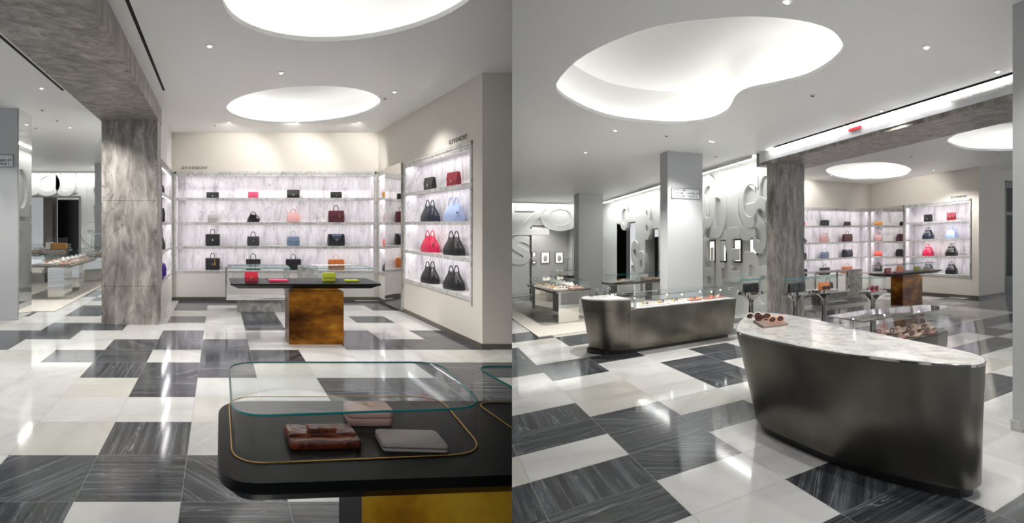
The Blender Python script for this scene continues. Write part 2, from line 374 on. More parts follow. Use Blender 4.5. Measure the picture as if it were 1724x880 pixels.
slot(R, 4.97, 5.0, -3.2, 3.2, cr)

# added divider, seen edge-on; keeps the two floors and their light apart
w = MB()
a = (862-PX)/F
def at_plane(Y, s): return (a*Y+s*.00012*Y, Y)
w.loft([[at_plane(.8, -1)+(z,), at_plane(40, -1)+(z,), at_plane(40, 1)+(z,), at_plane(.8, 1)+(z,)] for z in (-2.2, 5.2)])
class WorldRoom(Room): pass
WR = Room((1, 0, 0), (0, 1, 0), (0, 0, 0), '')
struct(w.build('wall_added_divider', pmat('partition_grey', (110, 110, 110), .6), Fr(WR)))

# ------------------------------------------------------------------ the lettering on the walls
def lettering(room, txt, p, q, h, rot, size, spacing, label, sx=1):
    fr = Fr(room, p, q, h, rot); t = thing('wall_lettering', label, 'sign', fr)
    mb = MB(); x = 0
    for ch in txt:
        if ch == ' ': x += spacing; continue
        m2 = MB(); add_text(m2, ch, size, x, 0, -.0025, .002, align='CENTER', sx=sx)
        m2.build('letter', M_text, fr, parent=t); x += spacing
    return t

# ------------------------------------------------------------------ handbags (built in metres: x wide, y deep, z up, front faces -y)
def arch(w, h, z, y=0, n=12, sq=.75):
    pts = [(-w/2*1.05, y, z-.02)]
    for k in range(n+1):
        t = PI-PI*k/n; cx = math.cos(t); sy = math.sin(t); pts.append((w/2*math.copysign(abs(cx)**sq, cx), y, z+h*sy**sq if sy > 0 else z))
    pts.append((w/2*1.05, y, z-.02)); return pts
def tote(fr, label, group, body, handle=None, w=.3, h=.24, d=.12, taper=.88, hh=.12, hw=.14, flap=True, clasp=M_steel, charm=None, nh=1, fold=None, cat='handbag'):
    t = thing('handbag', label, cat, fr, group)
    b = MB(); tp = taper
    b.loft([[(-w/2*s, -d/2*e, z), (w/2*s, -d/2*e, z), (w/2*s, d/2*e, z), (-w/2*s, d/2*e, z)] for s, e, z in ((1, 1, 0), (1, 1, h*.5), (tp, .55, h))])
    b.build('body', body, fr, t, bevel=.012, smooth=True, seg=3)
    if flap:
        f = MB(); zt = h+.002; s = tp
        f.add([(-w/2*s, -d*.29, zt), (w/2*s, -d*.29, zt), (w/2*s, -d*.3-.012, zt-.01), (-w/2*s, -d*.3-.012, zt-.01), (-w/2*(s+1)/2, -d*.5-.004, h*.58), (w/2*(s+1)/2, -d*.5-.004, h*.58), (0, -d*.5-.006, h*.48), (-w/2*s, d*.25, zt+.004), (w/2*s, d*.25, zt+.004)],
              [(0, 1, 8, 7), (3, 2, 1, 0), (4, 6, 5, 2, 3)])
        f.build('flap', body, fr, t)
    hd = handle or body
    for k in range(nh):
        y = 0 if nh == 1 else (-d*.22 if k == 0 else d*.22)
        if hh > 0: MB().tube(arch(hw, hh, h, y), .008, 8).build('handle', hd, fr, t, smooth=True)
    if clasp: MB().box(-.014, .014, -d*.5-.016, -d*.5-.004, h*.45, h*.58).build('clasp', clasp, fr, t, bevel=.002)
    if charm: MB().tube([(hw*.45, -d*.4, h), (hw*.5, -d*.55, h*.6)], .003, 6).box(hw*.5-.012, hw*.5+.012, -d*.55-.012, -d*.55, h*.42, h*.6).build('charm', charm, fr, t)
    if fold:
        sc_ = MB().add([(-w*.3, -d*.5-.006, h*.86), (w*.3, -d*.5-.006, h*.86), (w*.14, -d*.5-.014, h*.5), (-w*.14, -d*.5-.014, h*.5), (0, -d*.5-.02, h*.36), (-w*.3, -d*.28, h*.99), (w*.3, -d*.28, h*.99)], [(0, 3, 2, 1), (3, 4, 2), (5, 0, 1, 6)]); sc_.build('scarf_panel', fold, fr, t)
    return t
def clutch(fr, label, group, body, w=.26, h=.15, d=.06, clasp=M_steel, vflap=True):
    t = thing('clutch_bag', label, 'handbag', fr, group)
    MB().loft([[(-w/2, -d/2*e, z), (w/2, -d/2*e, z), (w/2, d/2*e, z), (-w/2, d/2*e, z)] for e, z in ((1, 0), (1, h*.4), (.5, h))]).build('body', body, fr, t, bevel=.008, smooth=True)
    y = -d/2-.004
    if vflap: MB().loft([[(-w/2, -d*.27, h+.003), (w/2, -d*.27, h+.003), (w/2, y, h*.5), (0, y-.002, h*.28), (-w/2, y, h*.5)], [(-w/2, -d*.27+.004, h-.003), (w/2, -d*.27+.004, h-.003), (w/2, y+.006, h*.5), (0, y+.006, h*.28), (-w/2, y+.006, h*.5)]]).build('flap', body, fr, t)
    if clasp: MB().box(-.012, .012, y-.01, y, h*.3, h*.52).build('clasp', clasp, fr, t, bevel=.002)
    return t
def bowling(fr, label, group, body, w=.33, h=.24, d=.2, strap=True, hw=.13):
    t = thing('handbag', label, 'handbag', fr, group)
    rings = []
    for (s, e, z) in ((.98, .94, 0), (1.0, 1.0, .012), (.99, .98, h*.32), (.90, .80, h*.52), (.60, .36, h*.94), (.54, .22, h)):
        n = 20; rings.append([(w/2*s*math.copysign(abs(math.cos(a))**.5, math.cos(a)), d/2*e*math.copysign(abs(math.sin(a))**.5, math.sin(a)), z) for a in (2*PI*k/n for k in range(n))])
    MB().loft(rings).build('body', body, fr, t, smooth=True, bevel=.004, angle=50)
    for y in (-d*.2, d*.2): MB().tube(arch(hw, h*.50, h*.84, y, sq=1.1), .008, 8).build('handle', body, fr, t, smooth=True)
    MB().tube([(w*.36, -.01, h*.8), (w*.47, -.03, h*.6), (w*.51, -.05, h*.35), (w*.46, -.06, h*.2)], .012, 6, rz=.006).build('strap', body, fr, t)
    MB().box(w*.47, w*.5, -.07, -.045, h*.42, h*.52).build('buckle', M_steel, fr, t, bevel=.002)
    return t
BLK = leather('black', (18, 18, 21)); NAVY = leather('navy', (26, 32, 52)); CHAR = leather('charcoal', (48, 50, 54))
CRIM = leather('crimson', (176, 18, 52)); RED = leather('raspberry', (206, 24, 74)); BLUSH = leather('blush', (214, 164, 160)); PLUM = leather('plum', (78, 22, 38))
SLATE = leather('slate_blue', (104, 122, 146)); TAN = leather('tan', (184, 100, 40)); SKY = leather('powder_blue', (166, 184, 224)); GREYL = leather('stone_grey', (176, 174, 170))
PURP = leather('purple', (84, 44, 150)); BLUE = leather('cobalt', (30, 50, 150)); YEL = leather('mustard', (226, 164, 20)); CORAL = leather('coral', (226, 84, 70)); MUST = leather('ochre', (190, 130, 40))
ROSE = leather('rose', (206, 78, 108)); TEALC = leather('teal', (80, 110, 118))

# ------------------------------------------------------------------ the handbag department: niches, shelves, bags, lettering
SH = [.636, 1.157, 1.666, 2.187]; NT = 2.70
def wall_with_niche(name, room, axis, const, a0, a1, holes, mat, thick, sgn):
    # axis 'q': wall lies at q=const and runs in p ; axis 'p': wall at p=const and runs in q ; sgn = direction of the wall's body
    mb = MB(); cuts = sorted(set([a0, a1]+[x for h in holes for x in h[:2]]))
    def bx(u0, u1, z0, z1):
        if z1-z0 < 1e-4: return
        d0, d1 = sorted((const, const+sgn*thick))
        if axis == 'q': mb.box(u0, u1, d0, d1, z0, z1)
        else: mb.box(d0, d1, u0, u1, z0, z1)
    for u0, u1 in zip(cuts, cuts[1:]):
        hs = [h for h in holes if h[0] <= u0+1e-6 and h[1] >= u1-1e-6]
        if not hs: bx(u0, u1, 0, CEIL+.02)
        else:
            bx(u0, u1, 0, hs[0][2]); bx(u0, u1, hs[0][3], CEIL+.02)
    return mb
def niche(room, fr, w, z0, z1, dep, parent, shelves, frame=.045, strips=True):
    # local: x 0..w along the wall, y into the wall
    MB().box(-.0, w, dep-.02, dep, z0, z1).box(0, .02, 0, dep, z0, z1).box(w-.02, w, 0, dep, z0, z1).build('marble_lining', M_smarb, fr, parent)
    f = MB(); f.box(-frame, 0, -.02, .03, z0-.05, z1+.05).box(w, w+frame, -.02, .03, z0-.05, z1+.05).box(-frame, w+frame, -.02, .03, z1, z1+.05)
    f.build('stone_frame', M_shelf, fr, parent, bevel=.003)
    MB().box(0, w, -.012, .022, z1-.055, z1-.001).box(0, w, .022, dep-.02, z1-.02, z1-.001).build('stone_header', M_shelf, fr, parent)
    for k, z in enumerate(shelves):
        MB().box(0.0, w, -.015, .022, z-.055, z).box(0, w, .022, dep-.02, z-.028, z).build('shelf', M_shelf, fr, parent)
    if strips:
        for z in list(shelves[1:])+[z1+.006]:
            MB().box(.03, w-.03, .024, .074, z-.036, z-.030).build('strip_light', M_sled, fr, parent)
def givenchy(room, Wp, Qf, Qb, kx, left_p, sfx):
    # back wall
    nb0 = Wp-4.33*kx; wd = 4.33*kx-.09
    mb = wall_with_niche('wall_back', room, 'q', Qb, left_p-.3, Wp+.5, [(nb0, nb0+wd, .58, NT)], M_taupe, .5, 1)
    wb = struct(mb.build('wall_back', M_taupe, Fr(room)))
    wb['kind'] = 'structure'
    fr = Fr(room, nb0, Qb, 0)
    root = thing('display_niche', 'wide marble lined display niche across the back wall, '+sfx, 'shelves', fr)
    niche(room, fr, wd, .58, NT, .36, root, SH)
    cb = MB(); 
    for k in range(3):
        x0 = wd*k/3; MB().box(x0+.004, x0+wd/3-.004, -.012, .004, .07, .575).build('cabinet_panel', M_panel, fr, root, bevel=.002)
    MB().box(-.1, wd+.1, -.016, .0, 0, .065).build('plinth', M_base, fr, root)
    # right wall, runs from Qb to Qf
    qn0, qn1 = Qf+.30, Qf+.30+2.48*(.97 if kx < 1 else 1.0)
    qm0, qm1 = qn1+.07, qn1+.07+.92
    qs0, qs1 = qm1-.25, Qb-.04
    mb = wall_with_niche('wall_right', room, 'p', Wp, Qf, Qb, [(qn0, qn1, .58, NT), (qs0, qs1, .58, NT)], M_taupe, .37, 1)
    struct(mb.build('wall_right', M_taupe, Fr(room)))
    # wall runs: looking at it, x increases towards the viewer (from back to front)
    fr2 = Fr(room, Wp, qn1, 0, -PI/2)
    r2 = thing('display_niche', 'marble lined niche of bowling bags on the right wall, '+sfx, 'shelves', fr2)
    niche(room, fr2, qn1-qn0, .58, NT, .33, r2, SH)
    fr3 = Fr(room, Wp, qs1, 0, -PI/2)
    r3 = thing('display_niche', 'narrow corner niche half hidden by the tall mirror, '+sfx, 'shelves', fr3)
    niche(room, fr3, qs1-qs0, .58, NT, .33, r3, SH)
    MB().box(.0, qs1-qs0, -.012, .004, .07, .53).build('cabinet_panel', M_panel, fr3, r3, bevel=.002)
    fm = Fr(room, Wp, qm1, 0, -PI/2)
    mr = thing('wall_mirror', 'tall standing mirror fixed to the right wall, '+sfx, 'mirror', fm)
    MB().box(0, .92, -.05, -.03, .03, 2.76).build('glass', M_mirror, fm, mr)
    MB().box(0, .92, -.03, -.001, .03, 2.76).build('backing', M_shelf, fm, mr)
    MB().box(.92, .935, -.052, -.001, .03, 2.76).build('frame_edge', M_stone, fm, mr)
    struct(MB().box(0, Qb-Qf, -.014, -.0005, 0, .07).build('baseboard_right', M_base, Fr(room, Wp, Qb, 0, -PI/2)))
    # lettering
    lettering(room, 'GIVENCHY', nb0+.15, Qb-.004, 2.80, 0, .092, .071, 'small dark store lettering above the back niche, '+sfx)
    lettering(room, 'GIVENCHY', Wp-.004, qn0+.62, 2.80, -PI/2, .092, .071, 'small dark store lettering above the right wall niche, '+sfx)
    # bags on the back wall: columns measured from the right wall
    cols = [3.55, 2.67, 1.80, .87]; q = Qb+.16
    G = lambda n: 'handbags on the '+n+' shelf of the back wall'
    def P(c): return Wp-cols[c]*kx
    z = SH[3]
    if True:
        clutch(Fr(room, P(0), q, z), 'small black flap bag, first on top back shelf, '+sfx, G('top'), CHAR, .27, .13)
        clutch(Fr(room, P(1), q, z), 'crimson envelope clutch on the top back shelf, '+sfx, G('top'), ROSE, .22, .135, .05)
        clutch(Fr(room, P(2), q, z), 'boxy black flap bag third on top back shelf, '+sfx, G('top'), BLK, .27, .18, .1)
        clutch(Fr(room, P(3), q, z), 'small black bag with gold clasp, top back shelf, '+sfx, G('top'), BLK, .24, .14, .07, M_gold, False)
    z = SH[2]
    tote(Fr(room, P(0), q, z), 'pale grey mini tote on second back shelf, '+sfx, G('second'), GREYL, None, .21, .165, .1, .95, .085, .08)
    bowling(Fr(room, P(1), q, z), 'small glossy black dome bag, second back shelf, '+sfx, G('second'), leather('gloss_black', (14, 14, 16), .15, .5), .27, .17, .13)
    tote(Fr(room, P(2), q, z), 'blush pink tote on second back shelf, '+sfx, G('second'), BLUSH, None, .27, .2, .12, .9, .09, .12, nh=2, flap=False, clasp=None)
    tote(Fr(room, P(3), q, z), 'plum tote with gold padlock on second back shelf, '+sfx, G('second'), PLUM, None, .34, .25, .14, .94, .11, .11, charm=M_gold, clasp=None)
    z = SH[1]
    tote(Fr(room, P(0), q, z), 'large black square tote on third back shelf, '+sfx, G('third'), BLK, None, .31, .25, .13, 1.0, .11, .1)
    tote(Fr(room, P(1), q, z), 'charcoal belted tote on third back shelf, '+sfx, G('third'), CHAR, None, .26, .2, .12, .98, .1, .1)
    tote(Fr(room, P(2), q, z), 'slate blue flap bag on third back shelf, '+sfx, G('third'), SLATE, GREYL, .27, .2, .12, .92, .12, .12)
    tote(Fr(room, P(3), q, z), 'wide black tote with folded scarf, third back shelf, '+sfx, G('third'), BLK, None, .36, .255, .14, .98, 0, .1, flap=False, fold=pmat('silk_scarf', (60, 66, 92), .4), clasp=M_gold)
    z = SH[0]
    tote(Fr(room, P(0), q, z), 'black tote with dangling charm, bottom back shelf, '+sfx, G('bottom'), BLK, None, .31, .25, .13, 1.0, .11, .1, charm=YEL)
    tote(Fr(room, P(1), q, z), 'tall handled black tote second on bottom shelf, '+sfx, G('bottom'), BLK, None, .31, .23, .13, 1.0, .12, .12, clasp=None)
    tote(Fr(room, P(2), q, z), 'black tote third on the bottom back shelf, '+sfx, G('bottom'), BLK, None, .32, .23, .13, 1.0, .11, .1, clasp=None)
    tote(Fr(room, P(3), q, z), 'tan and orange tote on bottom back shelf, '+sfx, G('bottom'), TAN, BLUSH, .34, .22, .13, .96, .12, .12)
    # right wall niche
    pn = Wp+.14; qa, qb = qn1-.78, qn1-1.66; g2 = 'bags in the niche of the right wall'
    rz = -PI/2
    clutch(Fr(room, pn, qa, SH[3], rz+.15), 'black buckled pouch on top right wall shelf, '+sfx, g2, BLK, .27, .22, .08)
    clutch(Fr(room, pn, qb, SH[3], rz+.15), 'crimson pouch on top right wall shelf, '+sfx, g2, leather('wine', (130, 16, 40)), .27, .22, .08)
    for (qq, zz, mt, nm) in ((qa, SH[2], NAVY, 'navy bowling bag beside the powder blue one'), (qb, SH[2], SKY, 'powder blue bowling bag on right wall'), (qa, SH[1], RED, 'raspberry red bowling bag on right wall'), (qb, SH[1], BLK, 'black bowling bag right of the raspberry one'), (qa, SH[0], BLK, 'black bowling bag bottom shelf, further back'), (qb, SH[0], BLK, 'black bowling bag bottom shelf, nearer the front')):
        bowling(Fr(room, pn, qq, zz, rz+.12), nm+', '+sfx, g2, mt, .36, .27, .22)
    # corner niche
    qc = Qb-.25; g3 = 'bags in the narrow corner niche'
    clutch(Fr(room, pn, qc, SH[3], rz+.6), 'ochre clutch in the narrow corner niche, '+sfx, g3, MUST, .26, .12, .1, None)
    tote(Fr(room, pn, qc, SH[2], rz+.5), 'pink tote in the narrow corner niche, '+sfx, g3, BLUSH, None, .22, .18, .1, .85, .12, .1)
    clutch(Fr(room, pn, qc, SH[1], rz+.5), 'coral clutch in the narrow corner niche, '+sfx, g3, CORAL, .24, .16, .1, None)
    bowling(Fr(room, pn, qc, SH[0], rz+.4), 'black dome bag in the corner niche, '+sfx, g3, BLK, .3, .22, .16)
    return qn1
LW, LQF, LQB = 3.42, 6.70, 11.06
RW, RQF, RQB = 10.66, 2.78, 7.14
givenchy(L, LW, LQF, LQB, 1.0, -1.0, 'left view')
givenchy(R, RW, RQF, RQB, .925, 6.2, 'right view')
# return walls that face the camera
struct(MB().box(LW+.371, LW+3, LQF, LQF+.3, 0, CEIL+.02).build('wall_return', M_taupe, Fr(L), clip=1))
struct(MB().box(LW-.014, LW+3, LQF-.014, LQF, 0, .07).build('baseboard_return', M_base, Fr(L), clip=1))
struct(MB().box(RW+.371, RW+1.15, RQF, RQF+.3, 0, CEIL+.02).build('wall_return', M_taupe, Fr(R)))
struct(MB().box(RW-.014, RW+1.15, RQF-.014, RQF, 0, .07).build('baseboard_return', M_base, Fr(R)))
# dark glazed door beyond the return wall (right view)
dp0 = RW+1.15; fr = Fr(R, dp0, RQF+.15, 0)
dr = thing('door_1', None, None, fr); struct(dr)
MB().box(0, .3, 0, .12, 0, 3.3).box(.3, 1.6, 0, .12, 3.1, 3.3).box(.3, 1.6, 0, .12, 0, .5).box(.3, 1.6, .02, .1, 2.3, 2.4).build('door_frame', M_black, fr, dr)
MB().box(.3, 1.6, .05, .07, .5, 3.1).build('pane', pmat('dim_pane', (60, 61, 60), .6, spec=.1), fr, dr)
struct(MB().box(dp0, dp0+5, RQF+.02, RQF+.3, 3.3, CEIL+.02).build('wall_overdoor', M_taupe, Fr(R)))
struct(MB().box(dp0+1.6, dp0+5, RQF+.1, RQF+.35, 0, 3.3).build('wall_far_right', M_taupe, Fr(R)))
# left alcove wall of the handbag department with its own niche (left view)
AW = -1.0
mb = wall_with_niche('wall_left', L, 'p', AW, 8.85, LQB, [(8.98, 10.95, .58, NT)], M_taupe, .5, -1)
struct(mb.build('wall_left', M_white, Fr(L)))
fa = Fr(L, AW, 8.98, 0, PI/2)
ra = thing('display_niche', 'edge on marble niche beside the stone column, left view', 'shelves', fa)
niche(L, fa, 1.97, .58, NT, .33, ra, SH)
MB().box(0, 1.97, -.012, .004, .07, .53).build('cabinet_panel', M_panel, fa, ra, bevel=.002)
ga = 'bags in the niche beside the stone column'
def lb(q, z, f, *a_, **k): return f(Fr(L, AW-.1, q, z, PI/2+.2), *a_, **k)
lb(9.35, SH[3], clutch, 'cobalt blue pouch on top shelf beside stone column', ga, BLUE, .24, .26, .12)
lb(9.9, SH[3], clutch, 'dark navy pouch on top shelf beside stone column', ga, NAVY, .22, .18, .1)
lb(9.2, SH[2], tote, 'black tote nearest the stone column, second shelf', ga, BLK, None, .3, .26, .14)
lb(9.8, SH[2], tote, 'charcoal tote further in, second shelf beside column', ga, CHAR, None, .3, .26, .14)
lb(9.15, SH[1], clutch, 'mustard yellow clutch beside the stone column', ga, YEL, .26, .22, .12, None)
lb(9.7, SH[1], bowling, 'dark dome bag behind the mustard clutch', ga, CHAR, .34, .3, .2)
lb(9.15, SH[0], bowling, 'black dome bag at bottom beside the stone column', ga, BLK, .3, .24, .2)
lb(9.5, SH[0], tote, 'purple tote nearest the column on bottom shelf', ga, PURP, None, .3, .24, .16)
lb(9.95, SH[0], tote, 'purple tote further in on bottom shelf', ga, PURP, None, .3, .24, .16)

# ------------------------------------------------------------------ stone columns and beams
def stone_column(room, p0, p1, q0, q1, z0=0, z1=3.33):
    r = thing('stone_column', None, None, Fr(room, p0, q0)); r.name = 'wall_stone_pier'; struct(r)
    fr = Fr(room, p0, q0); n = 3; hh = [0, .62, 2.0, z1]
    for k in range(3):
        MB().box(0, p1-p0, 0, q1-q0, hh[k]+(.002 if k else 0), hh[k+1]).build('stone_block', M_stone, fr, r, bevel=.003)
    return r
stone_column(L, -1.89, -.985, 8.34, 8.85)
struct(MB().box(-1.93, -.975, -2.3, 8.86, 3.31, CEIL+.02).build('wall_beam', M_stone, Fr(L), bevel=.004))
stone_column(R, 5.12, 5.82, 3.5, 3.78)
bmR = struct(MB().box(5.09, 6.06, -6.5, 4.15, 3.31, CEIL+.02).build('wall_beam', M_stone, Fr(R), bevel=.004))
MB().box(5.07, 5.088, -6.5, 4.0, 3.37, CEIL).build('lit_tone_fascia', veined('fascia_stone_lit_tone', [(.3, (205, 206, 210)), (.7, (236, 237, 240))], (1, 1, 1), 2, 1.5, rough=.3), Fr(R), parent=bmR).location = (0, 0, 0)  # beam stone in a paler tone: the strip's wash put into the colour
MB().box(4.995, 5.005, -6.5, 3.3, CEIL-.02, CEIL-.002).build('cove_lip', M_slot, Fr(R), parent=bmR).location = (0, 0, 0)
MB().box(5.012, 5.032, -6.5, 3.6, CEIL-.012, CEIL-.004).build('strip_light', M_wled, Fr(R), parent=bmR).location = (0, 0, 0)
q1_, h1_ = R.onp(1429, 219, 5.06); q2_, h2_ = R.onp(1450, 213, 5.06)
fr = Fr(R, 5.062, q1_, h1_-.03, -PI/2)
tag(MB().box(0, abs(q1_-q2_), -.012, 0, 0, .05).build('fire_sign', M_red, fr, bevel=.003), 'small red plate on the lit stone beam', 'sign')
fr = Fr(R, 5.062, .0, 0)
tag(MB().box(-.02, 0, -3.4, -1.1, 3.46, 3.49).build('beam_rail', M_shelf, fr, bevel=.003), 'thin grey rail along the lit stone beam at the frame edge', 'rail')

# ------------------------------------------------------------------ grey painted columns with store directory plates
def directory(room, fr, x0, x1, z0, z1, label, lines):
    t = thing('directory_sign', label, 'sign', fr)
    MB().box(x0, x1, -.012, -.001, z0, z1).build('plate', pmat('sign_plate', (214, 218, 220), .3), fr, t, bevel=.002)
    b = .008
    MB().box(x0, x1, -.018, -.0125, z1-b, z1).box(x0, x1, -.018, -.0125, z0, z0+b).box(x0, x0+b, -.018, -.0125, z0+b, z1-b).box(x1-b, x1, -.018, -.0125, z0+b, z1-b).build('border', pmat('sign_border', (86, 90, 92), .4), fr, t)
    hgt = (z1-z0)
    for k, (tx, xx) in enumerate(lines):
        mb = MB(); x = x0+xx
        for ch in tx:
            if ch != ' ': add_text(mb, ch, .062, x, z0+hgt*(.72-.29*k), -.0135, .002, align='CENTER')
            x += .0405
        mb.build('lettering', M_text, fr, t)
cA = thing('wall_column', None, None, Fr(R, 3.52, 4.7)); struct(cA)
fa_ = Fr(R, 3.52, 4.7)
MB().box(0, .68, 0, .42, 0, CEIL).build('painted_shaft', M_colp, fa_, cA, bevel=.004)
directory(R, Fr(R, 3.52, 4.7), .07, .62, 2.63, 2.84, 'framed directory plate high on the grey column, right view', [('ATRIUM', .05), ('FINE JEWELRY', .095), ('SALON SHOES', .075)])
cB = struct(MB().box(0, .7, 0, .7, 0, CEIL).build('wall_column', M_colp, Fr(R, 3.76, 13.5), bevel=.004))
# left view column, with its mirrored flank
cL = thing('wall_column', None, None, Fr(L, -5.2, 8.75)); struct(cL)
MB().box(0, 1.8, 0, .62, 0, CEIL).build('painted_shaft', M_colp, Fr(L, -5.2, 8.75), cL, bevel=.004)
MB().box(1.801, 1.815, .01, .61, 0, CEIL).build('mirror_flank', M_mirror, Fr(L, -5.2, 8.75), cL)
directory(L, Fr(L, -5.2, 8.75), 1.17, 1.73, 2.59, 2.80, 'framed directory plate on the grey column, left view', [('ATRIUM', .05), ('FINE JEWELRY', .075), ('SALON SHOES', .075)])
# foreground column at the right edge
cF = thing('wall_column', None, None, Fr(R, 3.57, -4.6)); struct(cF)
MB().box(0, .8, 0, 1.58, 0, CEIL).build('painted_shaft', M_colp, Fr(R, 3.57, -4.6), cF, bevel=.004)
MB().box(-.012, .8, 0, 1.592, 0, .085).build('plinth', M_shelf, Fr(R, 3.57, -4.6), cF, bevel=.003)

# ------------------------------------------------------------------ relief walls of giant overlapping letterforms
def relief(fr, parent, items):
    for (ch, x, z, size, sx, ext) in items:
        mb = MB(); add_text(mb, ch, size*1.12, x-.06*size, z-.06*size, -.0, ext*.95, bevel=.016, sx=sx, align='LEFT', off=.032*size, res=8)
        mb.build('raised_letterform', M_relief, fr, parent)
def rebuild_wall(room, axis, const, a0, a1, holes, sgn, name, mat=M_relief, clip=None):
    mb = wall_with_niche(name, room, axis, const, a0, a1, holes, mat, .3, sgn)
    return struct(mb.build(name, mat, Fr(room), clip=clip))
# right view: side wall p = 5.5 from q 4.15 to 17.8
wr = rebuild_wall(R, 'p', 5.5, 4.1, 17.8, [(11.3, 12.6, 0, 2.3), (13.65, 15.9, 0, 2.65)], 1, 'wall_relief_side')
frs = Fr(R, 5.5, 17.8, 0, -PI/2)
rel = thing('wall_relief_letters', None, None, frs); struct(rel)
relief(frs, rel, [('G', 11.9, 1.95, 1.9, .75, .035), ('O', 10.0, 2.3, 1.7, .62, .05), ('U', 10.1, .35, 1.7, .55, .04), ('C', 12.2, 2.2, 1.5, .8, .05), ('E', 11.55, .9, 1.6, .8, .045), ('P', 12.4, .15, 1.8, .75, .035), ('J', 10.9, .15, 2.5, .7, .03), ('S', 12.9, 1.6, 1.5, .8, .05), ('D', 10.6, 2.0, 1.6, .7, .045),
   ('8', 5.3, 2.1, 1.5, .8, .05), ('C', 2.5, 2.5, 1.2, 1.0, .05), ('S', 3.9, .6, 1.8, .8, .04), ('R', 4.6, .3, 1.7, .9, .05), ('3', 7.2, 1.7, 2.2, .8, .05), ('B', 8.4, .5, 2.3, .8, .05), ('Q', 9.3, 2.0, 1.6, .8, .04), ('A', 9.9, 1.3, .9, .8, .03), ('N', 11.2, 1.2, 1.2, .7, .03), ('E', 10.2, .1, 1.3, .7, .03), ('O', 12.9, .2, 1.3, .7, .03), ('C', 13.0, 2.5, 1.2, .7, .03)])
for k, (qa, qb) in enumerate(((7.35, 7.03), (6.71, 6.38), (5.93, 5.60), (5.17, 4.84))):
    fr = Fr(R, 5.5, qa, 1.22, -PI/2); w_ = qa-qb
    t = thing('wall_showcase', ['first', 'second', 'third', 'fourth'][k]+' small lit showcase on the relief wall, counted from the grey column', 'showcase', fr, 'small lit showcases in the relief wall')
    MB().box(0, w_, -.045, 0, 0, .045).box(0, w_, -.045, 0, .545, .58).box(-.0, .018, -.045, 0, .045, .545).box(w_-.018, w_, -.045, 0, .045, .545).build('metal_frame', M_nickel, fr, t, bevel=.003)
    MB().box(.018, w_-.018, -.032, -.026, .045, .545).build('lit_back', M_lamp, fr, t)
    MB().box(.018, w_-.018, -.043, -.041, .045, .545).build('pane', M_glass, fr, t)
# end wall q = 17.8
op = (3.07, 4.43)
we = rebuild_wall(R, 'q', 17.8, 1.5, 5.5, [(op[0], op[1], 0, 2.65)], 1, 'wall_relief_end', clip=-1)
fre = Fr(R, 2.2, 17.8, 0, 0)
rel2 = thing('wall_relief_letters', None, None, fre); struct(rel2)
relief(fre, rel2, [('Z', .45, 2.45, 1.4, 1.0, .05), ('O', 1.2, 2.6, 1.3, 1.1, .05), ('S', .3, 1.3, 1.3, .9, .04), ('7', 2.2, 2.7, 1.0, .8, .04), ('C', 2.7, 1.0, 1.6, .8, .04), ('J', .1, 0.1, 1.4, .8, .04)])
MB().box(op[0]-.06-2.2, op[0]-2.2, -.02, .3, 0, 2.70).box(op[1]-2.2, op[1]+.06-2.2, -.02, .3, 0, 2.70).box(op[0]-2.2, op[1]-2.2, -.02, .3, 2.65, 2.70).build('opening_frame', M_nickel, fre, rel2)
MB().box(13.65-.0-13.65+1.9, 1.96, -.02, .3, 0, 2.68).build('opening_frame', M_nickel, frs, rel)
# strips that wash the relief walls from the ceiling
MB().box(5.06, 5.08, 4.3, 17.3, CEIL-.07, CEIL-.002).build('cove_lip', M_ceil, Fr(R), parent=wr).location = (0, 0, 0)
MB().box(5.1, 5.18, 4.4, 17.3, CEIL-.05, CEIL-.04).build('strip_light', M_wled, Fr(R), parent=wr).location = (0, 0, 0)
MB().box(2.3, 5.05, 17.3, 17.32, CEIL-.07, CEIL-.002).build('cove_lip', M_ceil, Fr(R), parent=we, clip=-1).location = (0, 0, 0)
MB().box(2.3, 5.05, 17.36, 17.44, CEIL-.05, CEIL-.04).build('strip_light', M_wled, Fr(R), parent=we, clip=-1).location = (0, 0, 0)
# rooms seen through the openings
struct(MB().box(1.2, 7.5, 21.5, 21.7, -.0, CEIL).build('wall_back_room', M_white, Fr(R), clip=-1))
struct(MB().box(4.9, 5.1, 18.1, 21.5, 0, CEIL).build('wall_back_room_side', M_white, Fr(R)))
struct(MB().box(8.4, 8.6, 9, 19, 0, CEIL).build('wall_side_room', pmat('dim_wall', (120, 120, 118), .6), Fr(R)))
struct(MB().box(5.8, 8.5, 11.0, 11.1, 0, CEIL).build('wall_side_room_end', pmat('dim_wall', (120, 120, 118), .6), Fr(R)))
fr = Fr(R, 6.6, 14.5, 0)
struct(MB().box(0, .06, -1.8, 1.6, 0, 2.1).build('door_2', M_black, fr))
for k, (x0, x1) in enumerate(((911, 926), (935, 949), (896, 903))):
    pa, ha = R.onq(x0, 443 if x0 != 896 else 444, 21.4); pb, hb = R.onq(x1, 425, 21.4)
    fr = Fr(R, pa, 21.5, ha)
    t = thing('wall_showcase', ['middle', 'right hand', 'left hand'][k]+' glowing showcase seen through the far opening', 'showcase', fr, 'glowing showcases in the far room')
    MB().box(0, pb-pa, -.05, 0, 0, .03).box(0, pb-pa, -.05, 0, hb-ha, hb-ha+.03).box(0, .03, -.05, 0, .03, hb-ha).box(pb-pa-.03, pb-pa, -.05, 0, .03, hb-ha).build('metal_frame', M_nickel, fr, t)
    MB().box(.03, pb-pa-.03, -.03, -.01, .03, hb-ha).build('lit_back', M_lamp, fr, t)
    MB().ball(((pb-pa)/2, -.06, .22), .08, .04, .16).build('necklace_bust', M_white, fr, t, smooth=True)

